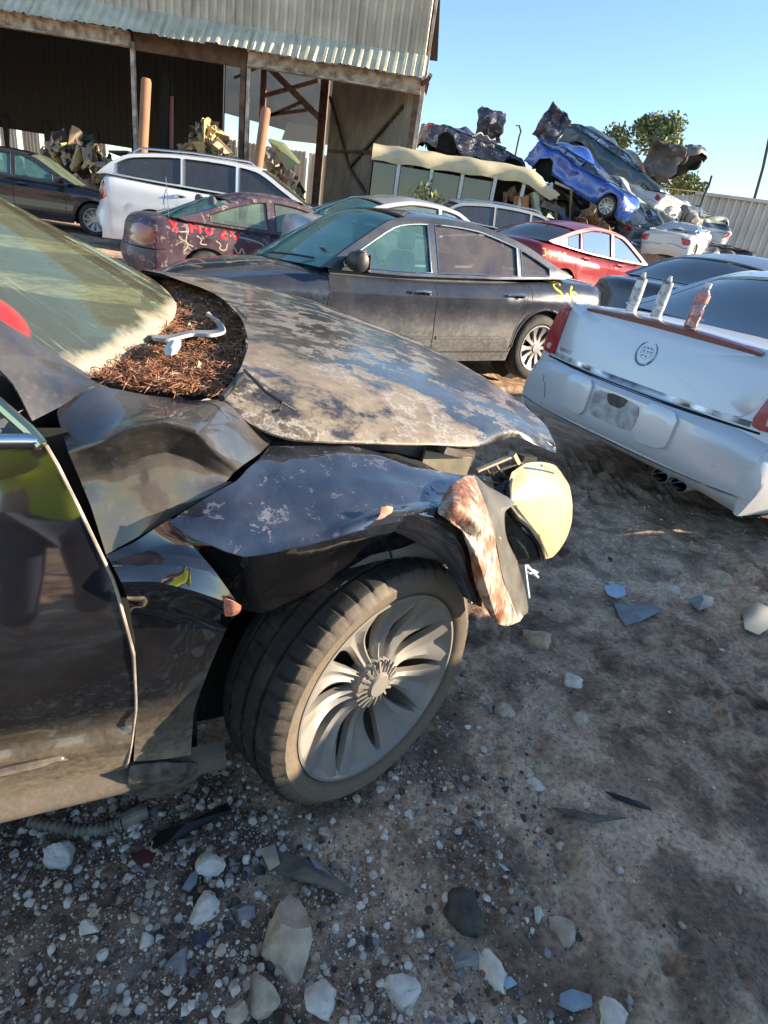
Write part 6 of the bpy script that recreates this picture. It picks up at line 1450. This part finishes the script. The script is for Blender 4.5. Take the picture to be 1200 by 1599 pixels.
shard('long black splash guard strip lying between the hose and the front tyre', [(232, 1322), (250, 1305), (300, 1285), (355, 1265), (362, 1276), (310, 1302), (262, 1326), (240, 1332)], bp2, .006, .004, curl=.02)
shard('bent dark plastic strip in the gravel below the front tyre', [(408, 1352), (425, 1335), (470, 1352), (515, 1375), (545, 1405), (540, 1412), (495, 1392), (440, 1375)], mudm, .008, .008, curl=.02)
shard('grey sliver standing on the bent dark strip', [(482, 1352), (500, 1365), (520, 1385), (512, 1386), (490, 1370)], gr2, .006, .03)
shard('small square tan plastic scrap at the left end of the bent strip', [(405, 1340), (428, 1332), (436, 1362), (420, 1372)], cream, .004, .03)
shard('light blue plastic flake on the dirt right of the headlight', [(942, 922), (955, 918), (972, 926), (974, 938), (960, 943), (946, 936)], bluew, .003, .02, curl=.012)
shard('large grey torn plastic sheet beside the light blue flake', [(957, 942), (985, 950), (1022, 948), (1032, 958), (1000, 975), (975, 982), (965, 965)], gr2, .003, .008, curl=.01)
shard('pale grey folded scrap right of the torn sheet', [(1074, 940), (1092, 934), (1112, 942), (1108, 955), (1088, 960)], gr2, .003, .010, curl=.02)
shard('greenish clear plastic piece near the right edge of the dirt', [(1158, 960), (1180, 946), (1200, 958), (1205, 985), (1180, 1000), (1160, 988)], P('litter_green', (.20, .25, .21), .3), .003, .010, curl=.02)
shard('small white paper flake in the middle of the lower dirt', [(776, 1350), (784, 1352), (796, 1362), (788, 1362)], wp_, .001, .006)
shard('pale green leaf-shaped flake on the lower dirt', [(833, 1420), (843, 1418), (847, 1430), (840, 1446), (835, 1440)], P('litter_pale', (.5, .55, .42), .5), .002, .006)
shard('blue grey slab of stone at the bottom edge', [(872, 1558), (890, 1550), (920, 1560), (922, 1575), (895, 1582), (872, 1572)], P('slab_blue', (.26, .31, .36), .7, nz=.2), .012, .004, 'stone_slab', 'stone')
shard('thin black curved strip half buried on the open dirt', [(944, 1238), (965, 1245), (1000, 1258), (1015, 1270), (998, 1266), (962, 1252)], bp2, .004, .004, curl=.008)
shard('dark curved bark strip above the churned mud', [(862, 1264), (895, 1268), (935, 1280), (975, 1282), (930, 1288), (885, 1276)], mudm, .005, .004, curl=.006)
shard('maroon plastic piece in the gravel below the hose', [(205, 1338), (228, 1330), (245, 1336), (236, 1350), (212, 1352)], P('litter_maroon', (.10, .03, .03), .5), .005, .006)
shard('grey wedge of plastic in the gravel above the round white rock', [(285, 1392), (298, 1370), (312, 1362), (306, 1385), (296, 1396)], gr2, .006, .008)
shard('small dark blue plastic piece in the gravel left of the pointed rock', [(298, 1462), (315, 1456), (330, 1464), (322, 1478), (304, 1478)], P('litter_navy', (.05, .06, .09), .5), .006, .004)
shard('small flat pale blue stone chip at the right edge of the gravel', [(775, 1532), (796, 1528), (806, 1540), (790, 1548)], P('slab_blue2', (.36, .42, .46), .7), .006, .004)
mb = MB()
for k in range(34):
    u, v = (rng.uniform(480, 700), rng.uniform(1470, 1599)) if k < 16 else (rng.uniform(0, 1200), rng.uniform(1050, 1599)); p = gpos(u, v); a = rng.uniform(0, 6.28); L = rng.uniform(.02, .06); d = np.array([math.cos(a), math.sin(a), rng.uniform(0, .5)])*L
    mb.tube([p+np.array([0, 0, .003]), p+d*.5+np.array([0, 0, .008]), p+d+np.array([0, 0, .004])], [.0011, .0010, .0004], 4)
o = mb.obj('dry_twigs', P('dry_stem', (.36, .29, .19), .8), None, 0); o['kind'] = 'stuff'; tag(o, 'thin dry stems and twigs lying about on the dirt', 'twigs')

# ------------------------------------------------------------------ the photographer, behind the camera (seen only as a reflection)
def skinned(name, verts, edges, rad, mat, parent, root_i=0, sub=2):
    me = bpy.data.meshes.new(name); me.from_pydata(verts, edges, []); me.materials.append(mat); o = bpy.data.objects.new(name, me); link(o, parent)
    md = o.modifiers.new('skin', 'SKIN'); md.use_smooth_shade = True
    for i, r_ in enumerate(rad): me.skin_vertices[0].data[i].radius = (r_, r_) if not isinstance(r_, tuple) else r_; me.skin_vertices[0].data[i].use_root = (i == root_i)
    o.modifiers.new('smooth', 'SUBSURF').levels = sub; o.modifiers['smooth'].render_levels = sub; return o
ph = thing('person', 'person in a yellow high-visibility shirt holding up a phone to take the picture', 'person', (0, -.42, ghf(0, -.42)))
skin_m = P('skin', (.45, .26, .18), .5); hiv = P('hi_vis_yellow', (.62, .75, .02), .6); jean = P('jeans', (.05, .07, .13), .85); 
bv = [(0, 0, .96), (0, 0, 1.15), (0, .0, 1.36), (0, .01, 1.48), (0, .02, 1.56), (0, .035, 1.66), (0, .03, 1.76),
      (.19, 0, 1.42), (.27, .08, 1.20), (.10, .33, 1.33), (.07, .37, 1.36), (-.19, 0, 1.42), (-.27, .08, 1.20), (-.10, .33, 1.33), (-.07, .37, 1.36),
      (.11, 0, .88), (.13, .02, .50), (.14, -.03, .10), (.14, .10, .04), (-.11, 0, .88), (-.13, .02, .50), (-.14, -.03, .10), (-.14, .10, .04)]
be = [(0, 1), (1, 2), (2, 3), (3, 4), (4, 5), (5, 6), (2, 7), (7, 8), (8, 9), (9, 10), (2, 11), (11, 12), (12, 13), (13, 14), (0, 15), (15, 16), (16, 17), (17, 18), (0, 19), (19, 20), (20, 21), (21, 22)]
br_ = [.13, .125, .14, .07, .06, .085, .07, .065, .05, .032, .035, .065, .05, .032, .035, .09, .06, .045, .04, .09, .06, .045, .04]
skinned('body', bv, be, br_, skin_m, ph)
skinned('shirt', [(0, 0, .84)]+bv[1:3]+[bv[7], bv[8], (.14, .27, 1.29), bv[11], bv[12], (-.14, .27, 1.29), (0, .005, 1.45)], [(0, 1), (1, 2), (2, 3), (3, 4), (4, 5), (2, 6), (6, 7), (7, 8), (2, 9)], [.155, .15, .16, .085, .075, .055, .085, .075, .055, .085], hiv, ph)
skinned('trousers', [bv[0], bv[15], bv[16], (.14, -.03, .12), bv[19], bv[20], (-.14, -.03, .12)], [(0, 1), (1, 2), (2, 3), (0, 4), (4, 5), (5, 6)], [.145, .105, .078, .065, .105, .078, .065], jean, ph)
mb = MB(); mb.box((0, .385, 1.37), (.15, .008, .07)); mb.obj('phone', black_plastic, ph)
